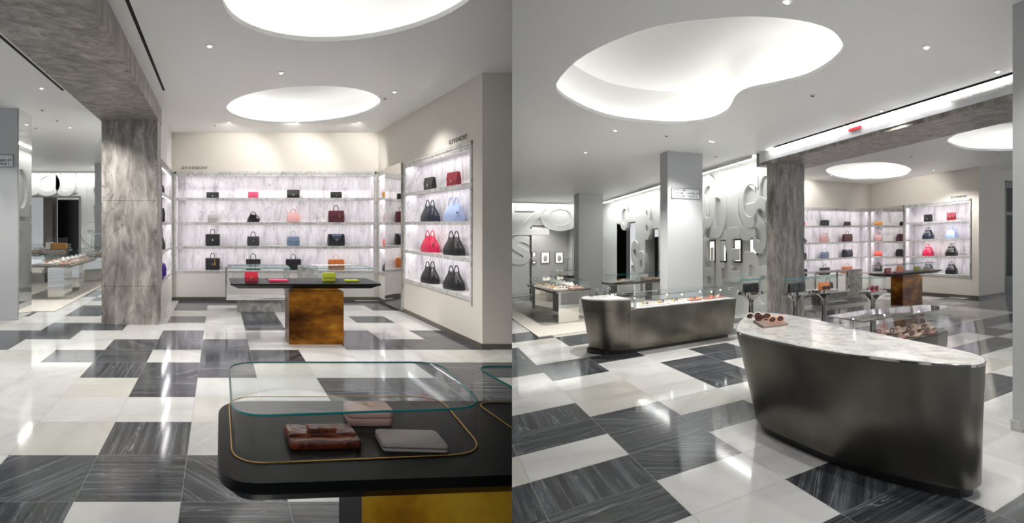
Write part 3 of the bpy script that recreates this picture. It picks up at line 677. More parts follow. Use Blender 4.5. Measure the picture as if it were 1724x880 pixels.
# left view: far relief wall
wf = rebuild_wall(L, 'q', 19.5, -11, -1.6, [(-7.4, -5.27, 0, 2.69)], 1, 'wall_relief_far')
frf = Fr(L, -7.4, 19.5, 0)
rel3 = thing('wall_relief_letters', None, None, frf); struct(rel3)
relief(frf, rel3, [('C', -.2, 2.8, 1.1, 1.0, .05), ('O', .5, 2.8, 1.1, 1.0, .04), ('U', 1.3, 2.8, 1.1, .9, .04), ('R', 2.5, 1.9, 1.9, .7, .05), ('S', 2.3, .5, 1.6, .8, .04), ('G', 3.6, 1.2, 2.6, .8, .04)])
MB().box(-.3, 2.19, -.03, .3, 2.64, 2.69).box(2.13, 2.19, -.03, .3, 0, 2.64).build('opening_frame', M_nickel, frf, rel3)
lettering(L, 'FINE JEWELRY', -6.02, 19.49, 2.76, 0, .1, .062, 'tiny lettering over the far opening, left view')
MB().box(-11, -2, 19.02, 19.04, CEIL-.07, CEIL-.002).build('cove_lip', M_ceil, Fr(L), parent=wf).location = (0, 0, 0)
MB().box(-11, -2, 19.08, 19.16, CEIL-.05, CEIL-.04).build('strip_light', M_wled, Fr(L), parent=wf).location = (0, 0, 0)
struct(MB().box(-12, -2, 24, 24.2, 0, CEIL).build('wall_back_room', M_white, Fr(L)))
struct(MB().box(-6.5, -5.9, 22.6, 22.8, 0, CEIL).build('wall_back_room_pier', M_taupe, Fr(L)))
struct(MB().box(-6.35, -5.4, 20.4, 20.46, 0, 2.6).build('door_3', M_black, Fr(L)))
struct(MB().box(-6.75, -6.4, 19.9, 20.5, 0, 2.68).build('trim_1', pmat('dark_taupe', (104, 100, 95), .5), Fr(L)))
struct(MB().box(-3.98, -3.3, 16.6, 17.3, 0, CEIL).build('wall_column', M_colp, Fr(L), bevel=.004))
# side enclosure of the left hall
wi_ = struct(MB().box(-1.6, -1.3, 8.86, 24, 0, CEIL).build('wall_relief_inner', M_relief, Fr(L)))
fri = Fr(L, -1.6, 19.4, 0, -PI/2)
rel4 = thing('wall_relief_letters', None, None, fri); struct(rel4)
relief(fri, rel4, [('S', 1.0, 1.6, 2.2, .8, .05), ('C', 2.4, .4, 2.6, .8, .05), ('O', 4.0, 1.9, 2.0, .8, .05), ('R', 4.3, .2, 2.2, .8, .05), ('G', 5.8, 1.2, 2.4, .8, .05), ('3', 7.4, 1.4, 2.4, .8, .05), ('U', 8.6, .3, 2.4, .8, .05)])
MB().box(-2.0, -1.92, 9.0, 19, CEIL-.02, CEIL-.012).build('strip_light', M_wled, Fr(L), parent=wi_)
# carpets
struct(MB().box(-8.5, -3.03, 9.56, 19.45, .001, .016).build('floor_carpet', M_carpet, Fr(L)))
cpx = [R.at(x, y) for x, y in ((905, 567), (1000, 557), (1060, 500), (862, 508), (868, 530))]
struct(MB().box(1.62, 5.0, 5.75, 13.6, .001, .016).build('floor_carpet', M_carpet, Fr(R), clip=-1))

# ------------------------------------------------------------------ downlights
def downlight(room, x, y, power, label, size=.036, vis=True, aim=None, cone=120, h=CEIL):
    p, q = room.at(x, y, h) if vis else (x, y)
    fr = Fr(room, p, q, h)
    t = thing('downlight', label, 'light', fr, 'recessed ceiling downlights')
    MB().lathe([(size*1.5, -.001), (size*1.5, -.006), (size, -.008), (size*.9, .0), (size*.9, .03)], 16).build('trim_ring', M_ceil, fr, t, smooth=True)
    MB().lathe([(size*.55, -.012), (size*.5, -.02), (size*.2, -.022)], 12).build('lamp', M_dl if power else M_black, fr, t)
    if power:
        l = bpy.data.lights.new('spot', 'SPOT'); l.energy = power; l.spot_size = math.radians(cone); l.spot_blend = .6; l.shadow_soft_size = .05; l.color = (1, .97, .93)
        o = bpy.data.objects.new('lamp_beam', l); C.objects.link(o); o.parent = t; o.location = (0, 0, -.04)
        if aim:
            d = room.W(*aim)-(fr.base+Vector((0, 0, -.04))); o.rotation_euler = d.to_track_quat('-Z', 'Y').to_euler()
    return t
ORD = 'first second third fourth fifth sixth seventh eighth ninth tenth eleventh twelfth thirteenth fourteenth fifteenth sixteenth seventeenth eighteenth'.split()
XL = [353, 473, 648, 664, 362, 70, 71, 96, 118, 60]
XR = [1560, 1680, 1484, 1368, 1196, 1036, 1122, 986, 1205, 1325, 1535, 1572, 1681]
for k, (x, y, pw) in enumerate(((353, 77, 1.4), (473, 122, 1.6), (648, 165, 0), (664, 154, .5), (362, 210, 0), (70, 148, 2), (71, 185, 0), (96, 202, 0), (118, 214, 2), (60, 215, 0))):
    downlight(L, x, y, SPOT*pw, 'tiny ceiling downlight, '+ORD[sorted(XL).index(x)]+' from the left in the left view')
for k, (x, y, pw) in enumerate(((1560, 79, .7), (1680, 120, .8), (1484, 186, 1), (1368, 160, 0), (1196, 237, 1.5), (1036, 219, 2), (1122, 228, 0), (986, 256, 2), (1205, 263, 0), (1325, 2, .5), (1535, 263, 0), (1572, 286, 1), (1681, 258, 0))):
    downlight(R, x, y, SPOT*pw, 'tiny ceiling downlight, '+ORD[sorted(XR).index(x)]+' from the left in the right view')
# fill lamps added out of view, above and behind the viewer
for k, (room, p, q, pw) in enumerate(((L, .4, 3.4, .25), (L, 1.9, 2.6, .4), (L, -2.7, 3.6, .3), (R, .5, -2.9, .15), (R, 1.9, -3.9, .5), (R, 3.0, -3.6, .6))):
    downlight(room, p, q, SPOT*pw, 'added fill downlight above and behind the viewer', vis=False)
for (room, p, q, pw) in ((R, 3.8, 20.2, .8), (R, 7.2, 16, .5), (L, -6.6, 21.5, .8), (R, 3.6, 16.2, .7), (L, -4.3, 17.6, .7)):  # lamps added to brighten the far rooms
    downlight(room, p, q, SPOT*pw, 'added fill downlight over the far rooms', vis=False)
for k, (x, y) in enumerate(((456, 174), (478, 177), (500, 177), (544, 180), (566, 181))):
    downlight(L, x, y, SPOT*.5, 'tiny ceiling downlight inside the far oval cove, '+ORD[k]+' from the left', h=CEIL+.47)
for k, (room, p, q, aim, pw, cn, nm) in enumerate(((L, .75, .9, (.75, 1.9, .8), .8, 50, 'over the foreground table'), (L, .2, 9.9, (.2, 11.0, 2.6), .35, 110, 'washing the back wall at its left'), (L, 1.5, 9.95, (1.5, 11.0, 2.6), .35, 110, 'washing the back wall at its middle'), (L, 2.7, 9.9, (2.7, 11.0, 2.6), .35, 110, 'washing the back wall at its right'), (R, 8.3, 6.0, (8.3, 7.1, 2.6), .4, 110, 'washing the taupe wall behind the stone pier'), (R, 9.6, 5.2, (10.6, 5.2, 2.6), .35, 110, 'washing the taupe wall above the tall mirror'))):
    downlight(room, p, q, SPOT*pw, 'small added downlight '+nm+', '+room.tag, vis=False, aim=aim, cone=cn, size=.03)  # lamps added to brighten the foreground table and the taupe walls
# column washers
for (room, p, q, aim) in ((R, 3.86, 3.4, (3.86, 4.7, 1.5)), (L, -3.8, 7.45, (-3.8, 8.75, 1.5)), (L, -4.4, 7.45, (-4.4, 8.75, 1.5))):
    downlight(room, p, q, SPOT*.38, 'column washing downlight in the ceiling', vis=False, aim=aim, cone=46)

# ------------------------------------------------------------------ tables, vitrines and counters
def vitrine(fr, w, d, h, r, label, group=None, edge=.005, inlay=True, name='glass_vitrine', clip=None, poly=None):
    t = thing(name, label, 'display case', fr, group)
    out = poly or rrect(0, w, 0, d, r, 6)
    MB().loft([[(x, y, .001) for x, y in out], [(x, y, h) for x, y in out]], False, False).build('glass_wall', M_glass, fr, t, smooth=True, clip=clip)
    MB().loft([[(x, y, h) for x, y in out], [(x, y, h+.006) for x, y in out]], True, True).build('glass_lid', M_glass, fr, t, clip=clip, cap=True)
    MB().tube([(x, y, h+.004) for x, y in out], edge*.8, 6, closed=True).build('lid_edge', M_gedge, fr, t, smooth=True, clip=clip)
    if inlay: MB().tube([(x, y, .002) for x, y in out], .003, 6, closed=True, rz=.002).build('brass_inlay', M_gold, fr, t, smooth=True, clip=clip)
    return t
# --- foreground table, left view
def roundpoly(c, r, n=8):
    out = []
    for i, p in enumerate(c):
        a_, p_, b_ = Vector(c[i-1]), Vector(p), Vector(c[(i+1) % len(c)])
        u = (a_-p_).normalized()*r; v = (b_-p_).normalized()*r
        for k in range(n+1):
            t = k/n; out.append(tuple((p_+u)*(1-t)**2+p_*2*t*(1-t)+(p_+v)*t*t))
    return out
tf = roundpoly([(0.0, 2.278), (-.004, 1.535), (1.9, 1.665), (1.93, 2.278)], .15)
b0 = tf[0]; loc = [(x-.9, y-1.95) for x, y in tf]
fr = Fr(L, .9, 1.95, 0)
t = thing('display_table', 'large black display table on a gold base in the left foreground', 'table', fr)
ins = offset(loc, -.05)
MB().loft([[(x, y, .765) for x, y in ins], [(x, y, .808) for x, y in loc], [(x, y, .836) for x, y in loc], [(x, y, .84) for x, y in offset(loc, -.004)]]).build('table_top', M_btop, fr, t, clip=1, cap=True, smooth=True)
MB().box(.473-.9, .80, 1.72-1.95, 2.03-1.95, 0, .77).build('base_block', M_ebony, fr, t, clip=1, cap=True)
MB().box(.475-.9, .80, 1.70-1.95, 1.719-1.95, 0, .752).build('gold_panel', M_goldp, fr, t, clip=1, cap=True)
p0, q0 = L.at(391, 788, .841)
vitrine(Fr(L, .045, 1.665, .841), .87, .655, .152, .09, 'glass vitrine over three small leather goods on the foreground table', poly=roundpoly([(0, .655), (0, 0), (.86, .08), (.945, .655)], .13))
vitrine(Fr(L, 1.115, 1.69, .841), .74, .56, .152, .07, 'second glass vitrine cut off by the edge of the left view', clip=1)
# leather goods on it
def flatpouch(fr, label, mat, w, d, h, bow=False, cat='purse', name='leather_pouch'):
    t = thing(name, label, cat, fr)
    MB().loft([[(x*e, y*e, z) for x, y in rrect(-w/2, w/2, -d/2, d/2, .012, 4)] for e, z in ((.97, 0), (1, h*.25), (1, h*.6), (.97, h))]).build('body', mat, fr, t, smooth=True)
    return t
cop = veined('copper_patent_leather', [(.3, (50, 16, 8)), (.5, (112, 44, 20)), (.72, (176, 86, 44))], (1, 3, 1), 7, 1.2, 3, rough=.12, bump=.6)
fr = Fr(L, *L.at(541, 737, .85), .841, .05)
t = flatpouch(fr, 'copper patent clutch with a flat bow on the foreground table', cop, .25, .145, .028)
MB().loft([[(-.122, -.03, .029), (.122, -.03, .029), (.122, .07, .029), (-.122, .07, .029)], [(-.118, -.026, .036), (.118, -.026, .036), (.12, .068, .034), (-.12, .068, .034)]]).build('flap', cop, fr, t, bevel=.002)
bw = MB(); bw.box(-.012, .012, -.016, .014, .036, .05)
for s in (-1, 1): bw.loft([[(s*.01, -.008, .036), (s*.01, .008, .036), (s*.01, .008, .044), (s*.01, -.008, .044)], [(s*.052, -.018, .036), (s*.052, .018, .036), (s*.052, .018, .05), (s*.052, -.018, .05)]])
bw.build('bow', cop, fr, t, bevel=.003, smooth=True)
fr = Fr(L, *L.at(619, 700, .86), .841, .0)
t = thing('zip_pouch', 'blush zip pouch with gold monogram behind the copper clutch', 'purse', fr)
BL2 = leather('pale_blush', (236, 190, 176), .35)
MB().loft([[(x*e, y*e, z) for x, y in rrect(-.088, .088, -.055, .055, .025, 5)] for e, z in ((.96, 0), (1, .008), (1, .026), (.98, .028))]).build('lower_half', BL2, fr, t, smooth=True)
MB().loft([[(x*e, y*e, z) for x, y in rrect(-.088, .088, -.055, .055, .025, 5)] for e, z in ((.98, .032), (1.01, .036), (1.0, .054), (.95, .06))]).build('upper_half', BL2, fr, t, smooth=True)
MB().loft([[(x*.985, y*.985, z) for x, y in rrect(-.088, .088, -.055, .055, .025, 5)] for z in (.027, .034)]).build('zip', leather('dusty', (168, 120, 104)), fr, t)
m = MB()
for ch, dx, dz in (('Y', -.010, .016), ('S', -.008, .004), ('L', .002, -.012)):
    vs, fs = text_mesh(ch, .03, .001); m.add([(dx+v.x, dz+v.y, .0605+v.z) for v in vs], fs)
m.build('monogram', M_gold, fr, t)
fr = Fr(L, *L.at(690, 741, .855), .841, -.07)
GL2 = leather('mushroom', (176, 164, 158), .5)
t = thing('folded_wallet', 'mushroom grey folded wallet on the foreground table', 'wallet', fr)
MB().loft([[(x*e, y*e, z) for x, y in rrect(-.108, .112, -.065, .065, .012, 4)] for e, z in ((.98, .014), (1, .017), (.99, .024), (.95, .028))]).build('upper_leaf', GL2, fr, t, smooth=True)
MB().loft([[(x*e, y*e, z) for x, y in rrect(-.108, .112, -.065, .065, .012, 4)] for e, z in ((.98, 0), (1, .003), (1, .008), (.98, .010))]).build('lower_leaf', GL2, fr, t, smooth=True)
MB().box(-.106, .108, -.058, .06, .010, .0145).build('lining', leather('wallet_lining', (60, 40, 34)), fr, t)

# --- middle table with brass pedestal, both views
def mid_table(room, u0, u1, q0, q1, b0, b1, c0, c1, sfx, kx):
    fr = Fr(room, (u0+u1)/2, (q0+q1)/2, 0); w = (u1-u0)/2; d = (q1-q0)/2
    t = thing('display_table', 'black display table on an aged brass pedestal, '+sfx, 'table', fr)
    MB().loft([[(x*e-0, y*f_, z) for x, y in rrect(-w, w, -d, d, .02, 2)] for e, f_, z in ((1-.10/w, 1-.10/d, .768), (1, 1, .822), (1, 1, .84))]).build('table_top', M_btop, fr, t)
    x0, x1 = b0-fr.p, b1-fr.p; y0, y1 = c0-fr.q, c1-fr.q
    MB().box(x0, x1, y0, y1, .0, .715).build('brass_block', M_brass, fr, t, bevel=.004)
    MB().box(x0+.05, x1-.06, y0+.05, y1-.05, .7152, .769).build('neck', M_brass, fr, t)
    h = .841; ws = (u1-u0)
    vitrine(Fr(room, u0+.04*kx, q0+.08, h), .76*kx, q1-q0-.16, .19, .04, 'left hand clear vitrine on the brass pedestal table, '+sfx, None, .004, False)
    vitrine(Fr(room, u0+1.02*kx, q0+.08, h), .88*kx, q1-q0-.16, .19, .04, 'right hand clear vitrine on the brass pedestal table, '+sfx, None, .004, False)
    g = 'small leather goods on the brass pedestal table'
    qq = q0+.3
    clutch(Fr(room, u0+.29*kx, qq, h), 'upright crimson clutch in the vitrine, '+sfx, g, leather('lipstick', (196, 14, 48)), .18, .13, .06, M_gold)
    t2 = thing('wallet', 'flat pink wallet in the left vitrine, '+sfx, 'wallet', Fr(room, u0+.66*kx, qq, h), g)
    MB().box(-.13, .13, -.06, .06, 0, .026).build('body', leather('hot_pink', (222, 60, 104)), Fr(room, u0+.66*kx, qq, h), t2, bevel=.006)
    f3 = Fr(room, u0+1.35*kx, qq, h)
    t3 = thing('clutch_bag', 'upright lime clutch in the right vitrine, '+sfx, 'handbag', f3, g)
    LIME = leather('lime', (186, 190, 24))
    MB().box(-.088, .088, -.03, .03, 0, .118).build('body', LIME, f3, t3, bevel=.008, smooth=True)
    MB().box(-.09, .09, -.036, -.031, .055, .116).build('flap', LIME, f3, t3, bevel=.002)
    f4 = Fr(room, u0+1.66*kx, qq, h)
    t4 = thing('wallet', 'flat lime wallet beside the upright lime clutch, '+sfx, 'wallet', f4, g)
    MB().box(-.095, .095, -.05, .05, 0, .022).build('body', LIME, f4, t4, bevel=.006)
mid_table(L, .155, 2.13, 6.76, 7.5, .951, 1.687, 6.965, 7.4, 'left view', 1.0)
mid_table(R, 7.85, 9.72, 3.2, 3.9, 8.52, 9.2, 3.4, 3.83, 'right view', .93)

# --- marble and mirror display stand behind it
def stand(room, p, q, w, sfx, d=.55):
    fr = Fr(room, p, q, 0)
    t = thing('display_stand', 'low marble plinth carrying a mirror steel open frame, '+sfx, 'display stand', fr)
    MB().box(.22, w+.7, .06, d-.05, 0, .225).build('plinth', M_plinth, fr, t, bevel=.003)
    b = .035; m = MB()
    for x in (0, w-b):
        for y in (0, d-b): m.box(x, x+b, y, y+b, .228, .84)
    for y in (0, d-b): m.box(b, w-b, y, y+b, .228, .228+b).box(b, w-b, y, y+b, .84-b, .84)
    for x in (0, w-b): m.box(x, x+b, b, d-b, .228, .228+b).box(x, x+b, b, d-b, .84-b, .84)
    m.build('steel_frame', M_chrome, fr, t)
    MB().box(b, w-b, b, d-b, .235, .262).build('marble_shelf', M_shelf, fr, t)
    MB().box(.01, w-.01, .01, d-.01, .841, .849).build('glass_top', M_glass, fr, t)
    MB().box(w+.22, w+.55, .1, d-.1, .226, .84).build('marble_slab', M_plinth, fr, t, bevel=.003)
    tote(Fr(room, p+w*.55, q+.3, .263), 'navy tote standing inside the steel frame, '+sfx, 'bag in the steel frame', NAVY, None, .3, .24, .14) if room is R else None
stand(L, .13, 9.5, 1.17, 'left view')
stand(R, 7.55, 5.68, 1.12, 'right view')

# --- long counter with marble end, right view
def counter_a():
    fr = Fr(R, 2.0, 3.2, 0)
    t = thing('jewelry_counter', 'long brushed nickel counter with marble topped rounded end', 'counter', fr)
    top = smooth_loop([(1.86, 3.6), (1.88, 3.25), (2.0, 2.9), (2.17, 2.72), (2.38, 2.66), (2.9, 2.675), (3.4, 2.70), (3.93, 2.73), (3.97, 2.78), (3.97, 3.4), (3.9, 3.75), (3.4, 3.95), (2.9, 4.0), (2.3, 4.0), (1.98, 3.88)], 4)
    bot = [(2.0+.09+(x-2.0)*.945, 3.3+(y-3.3)*.78) for x, y in top]
    lo = lambda P, z: [(x-2.0, y-3.2, z) for x, y in P]
    # split line at p = 2.38
    full = MB().loft([lo(bot, .06), lo(top, .86)])
    bm = MB()
    def mix(k): return [(a[0]+(b[0]-a[0])*k, a[1]+(b[1]-a[1])*k) for a, b in zip(bot, top)]
    k7 = (.69-.06)/.8
    MB().loft([lo(bot, .06), lo(mix(k7), .69)]).build('metal_body', M_brush, fr, t, smooth=True)
    end = [(x, y) for x, y in mix(k7) if x < 2.36]; endt = [(x, y) for x, y in top if x < 2.36]
    n = [i for i in range(len(top)) if top[i][0] < 2.36]
    a = [mix(k7)[i] for i in n]; b = [top[i] for i in n]
    # order so that the run is contiguous
    st = next(i for i in range(len(n)) if n[i]-n[i-1] != 1) if any(n[i]-n[i-1] != 1 for i in range(1, len(n))) else 0
    a = a[st:]+a[:st]; b = b[st:]+b[:st]
    MB().loft([lo(a, .692), lo(b, .845)]).build('rounded_end', M_brush, fr, t, smooth=True)
    MB().loft([lo(b, .846), lo([(x, y) for x, y in b], .865)]).build('marble_top', M_ctop, fr, t)
    MB().loft([lo([(2.02+(x-2.0)*.93+.03, 3.3+(y-3.3)*.7) for x, y in top], 0), lo([(2.02+(x-2.0)*.93+.03, 3.3+(y-3.3)*.7) for x, y in top], .059)]).build('toe_kick', M_black, fr, t)
    MB().box(.36, .385, -.52, -.50, .70, .86).build('chrome_post', M_chrome, fr, t)
    MB().box(.30, .303, -.495, -.49, .1, .69).build('joint', M_black, fr, t)
    # marble deck inside the glass part
    gl = [(2.40, 2.70), (3.94, 2.76), (3.94, 3.5), (2.40, 3.6)]
    MB().prism([(x-2.0, y-3.2) for x, y in gl], .692, .705).build('display_deck', M_ctop, fr, t)
    MB().loft([[(x-2.0, y-3.2, z) for x, y in gl] for z in (.706, .885)], False, False).build('glass_wall', M_glass, fr, t)
    MB().prism([(x-2.0, y-3.2) for x, y in gl], .886, .892).build('glass_lid', M_glass, fr, t)
    MB().tube([(x-2.0, y-3.2, .889) for x, y in gl], .005, 6, closed=True).build('lid_edge', M_chrome, fr, t)
counter_a()
BEIGE = pmat('beige_velvet', (206, 178, 160), .8); ROSEV = pmat('rose_velvet', (170, 122, 112), .8); WHITEV = pmat('white_velvet', (232, 228, 222), .8)
AMBER = pmat('amber_stone', (222, 96, 32), .2); STONE = pmat('dark_stone_bead', (84, 66, 62), .25)
def jewelry_tray(fr, label, group, mat=None, stones=None, n=3, w=.2, d=.14):
    t = thing('jewelry_tray', label, 'jewelry tray', fr, group)
    MB().box(-w/2, w/2, -d/2, d/2, 0, .016).build('tray', mat or BEIGE, fr, t, bevel=.003)
    for k in range(n):
        x = -w/2+w*(k+.5)/n; r = w/n*.36
        c = MB().tube([(x+r*math.cos(a), r*1.1*math.sin(a)*.9, .03+.018*math.sin(a+1)) for a in (2*PI*i/14 for i in range(14))], .009, 6, closed=True)
        c.build('bracelet', (stones or [M_gold, STONE, BEIGE])[k % 3], fr, t, smooth=True)
    return t
def pin_light(fr, label, h=.12):
    t = thing('pin_light', label, 'light', fr, 'pin lights inside the counter cases')
    MB().lathe([(.012, 0), (.012, .004), (.003, .006), (.003, h)], 8).build('stem', M_steel, fr, t, smooth=True)
    MB().ball((0, 0, h+.008), .009, .009, .009).build('lamp', emis_pin, fr, t)
emis_pin = emis('pin_lamp', (255, 252, 246), 25)
for k, (x, st, nm) in enumerate(((.62, None, 'clear stones'), (.86, None, 'beige cuffs'), (1.08, None, 'pale cuffs'), (1.38, [AMBER, STONE, AMBER], 'amber beads'), (1.62, [STONE, STONE, AMBER], 'dark beads'), (1.80, [STONE, BEIGE, STONE], 'mixed beads'))):
    jewelry_tray(Fr(R, 2.0+x, 2.98+.02*k, .706), 'jewelry tray with '+nm+' in the long nickel counter', 'jewelry trays in the long counter', WHITEV if k < 3 else ROSEV, st, 3, .17, .2)
for k, x in enumerate((.50, .98, 1.22, 1.52, 1.72, 1.88)):
    pin_light(Fr(R, 2.0+x, 3.15, .706), ORD[k]+' pin light from the left inside the long nickel counter', .1+.02*(k % 2))
# small round glass case on the marble end
fr = Fr(R, *R.at(1015, 497, .87), .866)
t = thing('glass_vitrine', 'small glass case on the marble end of the long counter', 'display case', fr)
MB().prism([(x, y) for x, y in rrect(-.17, .17, -.17, .17, .05)], 0, .022).build('mirror_tray', M_chrome, fr, t)
MB().loft([[(x, y, z) for x, y in rrect(-.16, .16, -.16, .16, .05)] for z in (.023, .17)], False, True).build('glass_cover', M_glass, fr, t, smooth=True)
for k, (x, y) in enumerate(((-.08, .02), (.02, -.03), (.1, .03))):
    f_ = Fr(R, fr.p+x, fr.q+y, .889)
    j = thing('jewelry_stand', ['left hand', 'middle', 'right hand'][k]+' dark jewelry stand in the small case on the marble end', 'jewelry stand', f_, 'jewelry stands in the small case')
    MB().lathe([(.03, 0), (.03, .006), (.006, .012), (.006, .07+.02*(k % 2))], 12).build('post', STONE, f_, j, smooth=True)
    MB().tube([(.02*math.cos(a), 0, .085+.022*math.sin(a)) for a in (2*PI*i/14 for i in range(14))], .006, 6, closed=True).build('ring', M_steel, f_, j, smooth=True)

# --- foreground counter, right view
def counter_c():
    bx, by = 2.4, -2.0
    pts = [(2.06, -1.27), (2.18, -1.01), (2.37, -.70), (2.59, -.45), (2.78, -.42), (2.86, -.69), (2.85, -1.16), (2.81, -1.6), (2.75, -2.11), (2.71, -2.52), (2.69, -2.91), (2.67, -3.14), (2.64, -3.36), (2.58, -3.49), (2.50, -3.55), (2.42, -3.53), (2.35, -3.42), (2.28, -3.25), (2.22, -3.05), (2.16, -2.83), (2.11, -2.57), (2.07, -2.27), (2.045, -1.88), (2.035, -1.51)]
    top = smooth_loop(pts, 4); fr = Fr(R, bx, by, 0)
    t = thing('sales_counter', 'big curved nickel counter with white marble top in the right foreground', 'counter', fr)
    cx, cy = 2.46, -2.2
    def sh(P, sx, sy, z, ox=.0, oy=0): return [(cx+(x-cx)*sx+ox-bx, cy+(y-cy)*sy+oy-by, z) for x, y in P]
    rings = [sh(top, .84, .87, .065, .02, -.12), sh(top, .86, .89, .08, .02, -.11), sh(top, .93, .945, .47, .01, -.05), sh(top, 1, 1, .84)]
    MB().loft(rings).build('metal_body', M_brush, fr, t, smooth=True)
    MB().loft([sh(top, .78, .83, 0, .02, -.13), sh(top, .78, .83, .064, .02, -.13)]).build('toe_kick', M_black, fr, t)
    MB().loft([sh(top, .996, .996, .841), sh(top, .998, .998, .853), sh(top, .99, .994, .858)]).build('marble_top', M_ctop, fr, t)
    MB().loft([sh(top, 1.002, 1.002, .836), sh(top, 1.004, 1.004, .85), sh(top, .998, .998, .8535), sh(top, .997, .997, .8415)], False, False).build('steel_lip', M_chrome, fr, t, smooth=True)
    # glass topped branch behind
    f2 = Fr(R, 2.9, -1.9, 0)
    t2 = thing('jewelry_counter', 'glass topped nickel jewelry case branching behind the foreground counter', 'display case', f2)
    up = [(2.74, -1.62), (3.2, -1.60), (3.80, -1.80), (3.88, -2.0), (3.83, -2.12), (3.6, -2.2), (3.1, -2.16), (2.73, -2.16)]
    dn = [(x-.03*(x > 3.5), y+(.04 if y < -1.9 else -.04)) for x, y in up]
    lo = lambda P, z: [(x-2.9, y+1.9, z) for x, y in P]
    MB().loft([lo(dn, .06), lo(up, .70)]).build('metal_body', M_brush, f2, t2, bevel=.01)
    MB().loft([lo(dn, 0), lo([(x, y) for x, y in dn], .059)]).build('toe_kick', M_black, f2, t2)
    g1 = [(2.9+(x-2.9)*1.0, y) for x, y in up]
    MB().loft([lo(g1, .71), lo(g1, .93)], False, False).build('glass_wall', M_glass, f2, t2)
    MB().loft([lo(g1, .931), lo(g1, .938)]).build('glass_lid', glassm('glass_lid_reflective', (240, 246, 246), .35, .6), f2, t2)
    MB().tube([(x-2.9, y+1.9, .934) for x, y in g1], .006, 6, closed=True).build('lid_edge', M_nickel, f2, t2)
    MB().box(.55, .56, -.27, -.262, .6, .64).build('lock', M_black, f2, t2)
    g = 'jewelry trays in the branching case'
    n = 0
    for (x, y) in ((2.86, -1.8), (3.04, -1.78), (3.22, -1.78), (3.40, -1.82), (3.58, -1.86), (3.72, -1.92), (2.86, -2.03), (3.04, -2.03), (3.22, -2.04), (3.40, -2.06), (3.58, -2.08)):
        n += 1
        jewelry_tray(Fr(R, x, y, .702, .05*n), ORD[n-1]+' small bracelet tray in the branching glass case', g, ROSEV if n % 2 else BEIGE, [STONE, ROSEV, BEIGE], 3, .15, .15)
    for (x, y) in ((3.0, -1.68), (3.35, -1.72), (3.7, -1.84)): pin_light(Fr(R, x, y, .702), 'pin light in the branching glass case at its '+{3.0: 'left end', 3.35: 'middle', 3.7: 'right end'}[x], .17)
counter_c()
# sunglasses on a small tray
TORT = pmat('tortoise_frame', (96, 44, 22), .2); CORF = pmat('coral_frame', (232, 168, 138), .25); WHF = pmat('white_frame', (238, 234, 224), .25); LENS = pmat('brown_lens', (56, 24, 20), .05)
def sunglasses(fr, label, mat, w=.145, group='sunglasses on the marble counter'):
    t = thing('sunglasses', label, 'sunglasses', fr, group)
    r = w*.21
    for s in (-1, 1):
        cx = s*w*.25
        ring = [(cx+r*1.08*math.copysign(abs(math.cos(a))**.8, math.cos(a)), 0, r+.004+r*.92*math.sin(a)) for a in (2*PI*i/18 for i in range(18))]
        MB().tube(ring, .0055, 8, closed=True).build('rim', mat, fr, t, smooth=True)
        MB().loft([[(x, y_-.001, z) for x, _, z in ring] for y_ in (0, .002)]).build('lens', LENS, fr, t)
        MB().tube([(s*w*.47, .002, r*1.5), (s*w*.49, .05, r*1.5), (s*w*.46, .115, r*1.25), (s*w*.44, .13, r*.5)], .004, 6).build('temple', mat, fr, t, smooth=True)
    MB().tube([(-w*.06, 0, r*1.35), (0, -.003, r*1.5), (w*.06, 0, r*1.35)], .004, 6).build('bridge', mat, fr, t, smooth=True)
    return t
f0 = Fr(R, 2.44, -1.17, .859, -.42)
tr = MB(); c4 = [R.at(x, y, .86) for x, y in ((1268, 542), (1285, 552.5), (1327, 547), (1309, 536.5))]
cxx = sum(c[0] for c in c4)/4; cyy = sum(c[1] for c in c4)/4
frt = Fr(R, cxx, cyy, .859)
tt = thing('display_tray', 'flat mushroom coloured tray under the sunglasses', 'tray', frt)
MB().prism([(a-cxx, b-cyy) for a, b in c4], 0, .022).build('board', pmat('mushroom_suede', (150, 130, 120), .8), frt, tt, bevel=.003)
a1 = R.at(1307, 543, .885); a2 = R.at(1286, 539.5, .885); 
vdir = (c4[2][0]-c4[1][0], c4[2][1]-c4[1][1]); rt = math.atan2(vdir[1], vdir[0])
sunglasses(Fr(R, a1[0], a1[1], .882, rt), 'coral rimmed sunglasses at the front of the tray', CORF, .15)
sunglasses(Fr(R, a2[0], a2[1]+.02, .882, rt), 'tortoise and white rimmed sunglasses behind the coral pair', TORT, .15)
a3 = R.at(1279, 538, .885)
sunglasses(Fr(R, a3[0]-.01, a3[1]+.1, .882, rt), 'white rimmed sunglasses at the back of the tray', WHF, .15)

# --- mirror steel pedestals with small vitrines
def pedestal(p, q, label, items, r=.185):
    fr = Fr(R, p, q, 0)
    t = thing('display_pedestal', label, 'pedestal', fr)
    MB().lathe([(.11, 0), (.11, .012), (.06, .03), (.048, .3), (.036, .6), (.032, .68), (.05, .72), (.10, .77), (.15, .805), (.16, .81)], 28).build('fluted_stem', M_nickel, fr, t, smooth=True)
    sq = rrect(-r, r, -r, r, .08, 6)
    MB().prism(sq, .811, .86).build('mirror_dish', M_chrome, fr, t, bevel=.006, smooth=True)
    s = r-.03
    g = rrect(-s, s, -s, s, .015, 3)
    MB().loft([[(x, y, z) for x, y in g] for z in (.861, 1.055)], False, False).build('glass_wall', M_glass, fr, t)
    MB().prism(g, 1.056, 1.062).build('glass_lid', M_glass, fr, t)
    MB().tube([(x, y, 1.06) for x, y in g], .004, 6, closed=True).build('lid_edge', M_gedge, fr, t)
    for it in items: it(p, q)
DK = leather('dark_box', (24, 26, 30), .3)
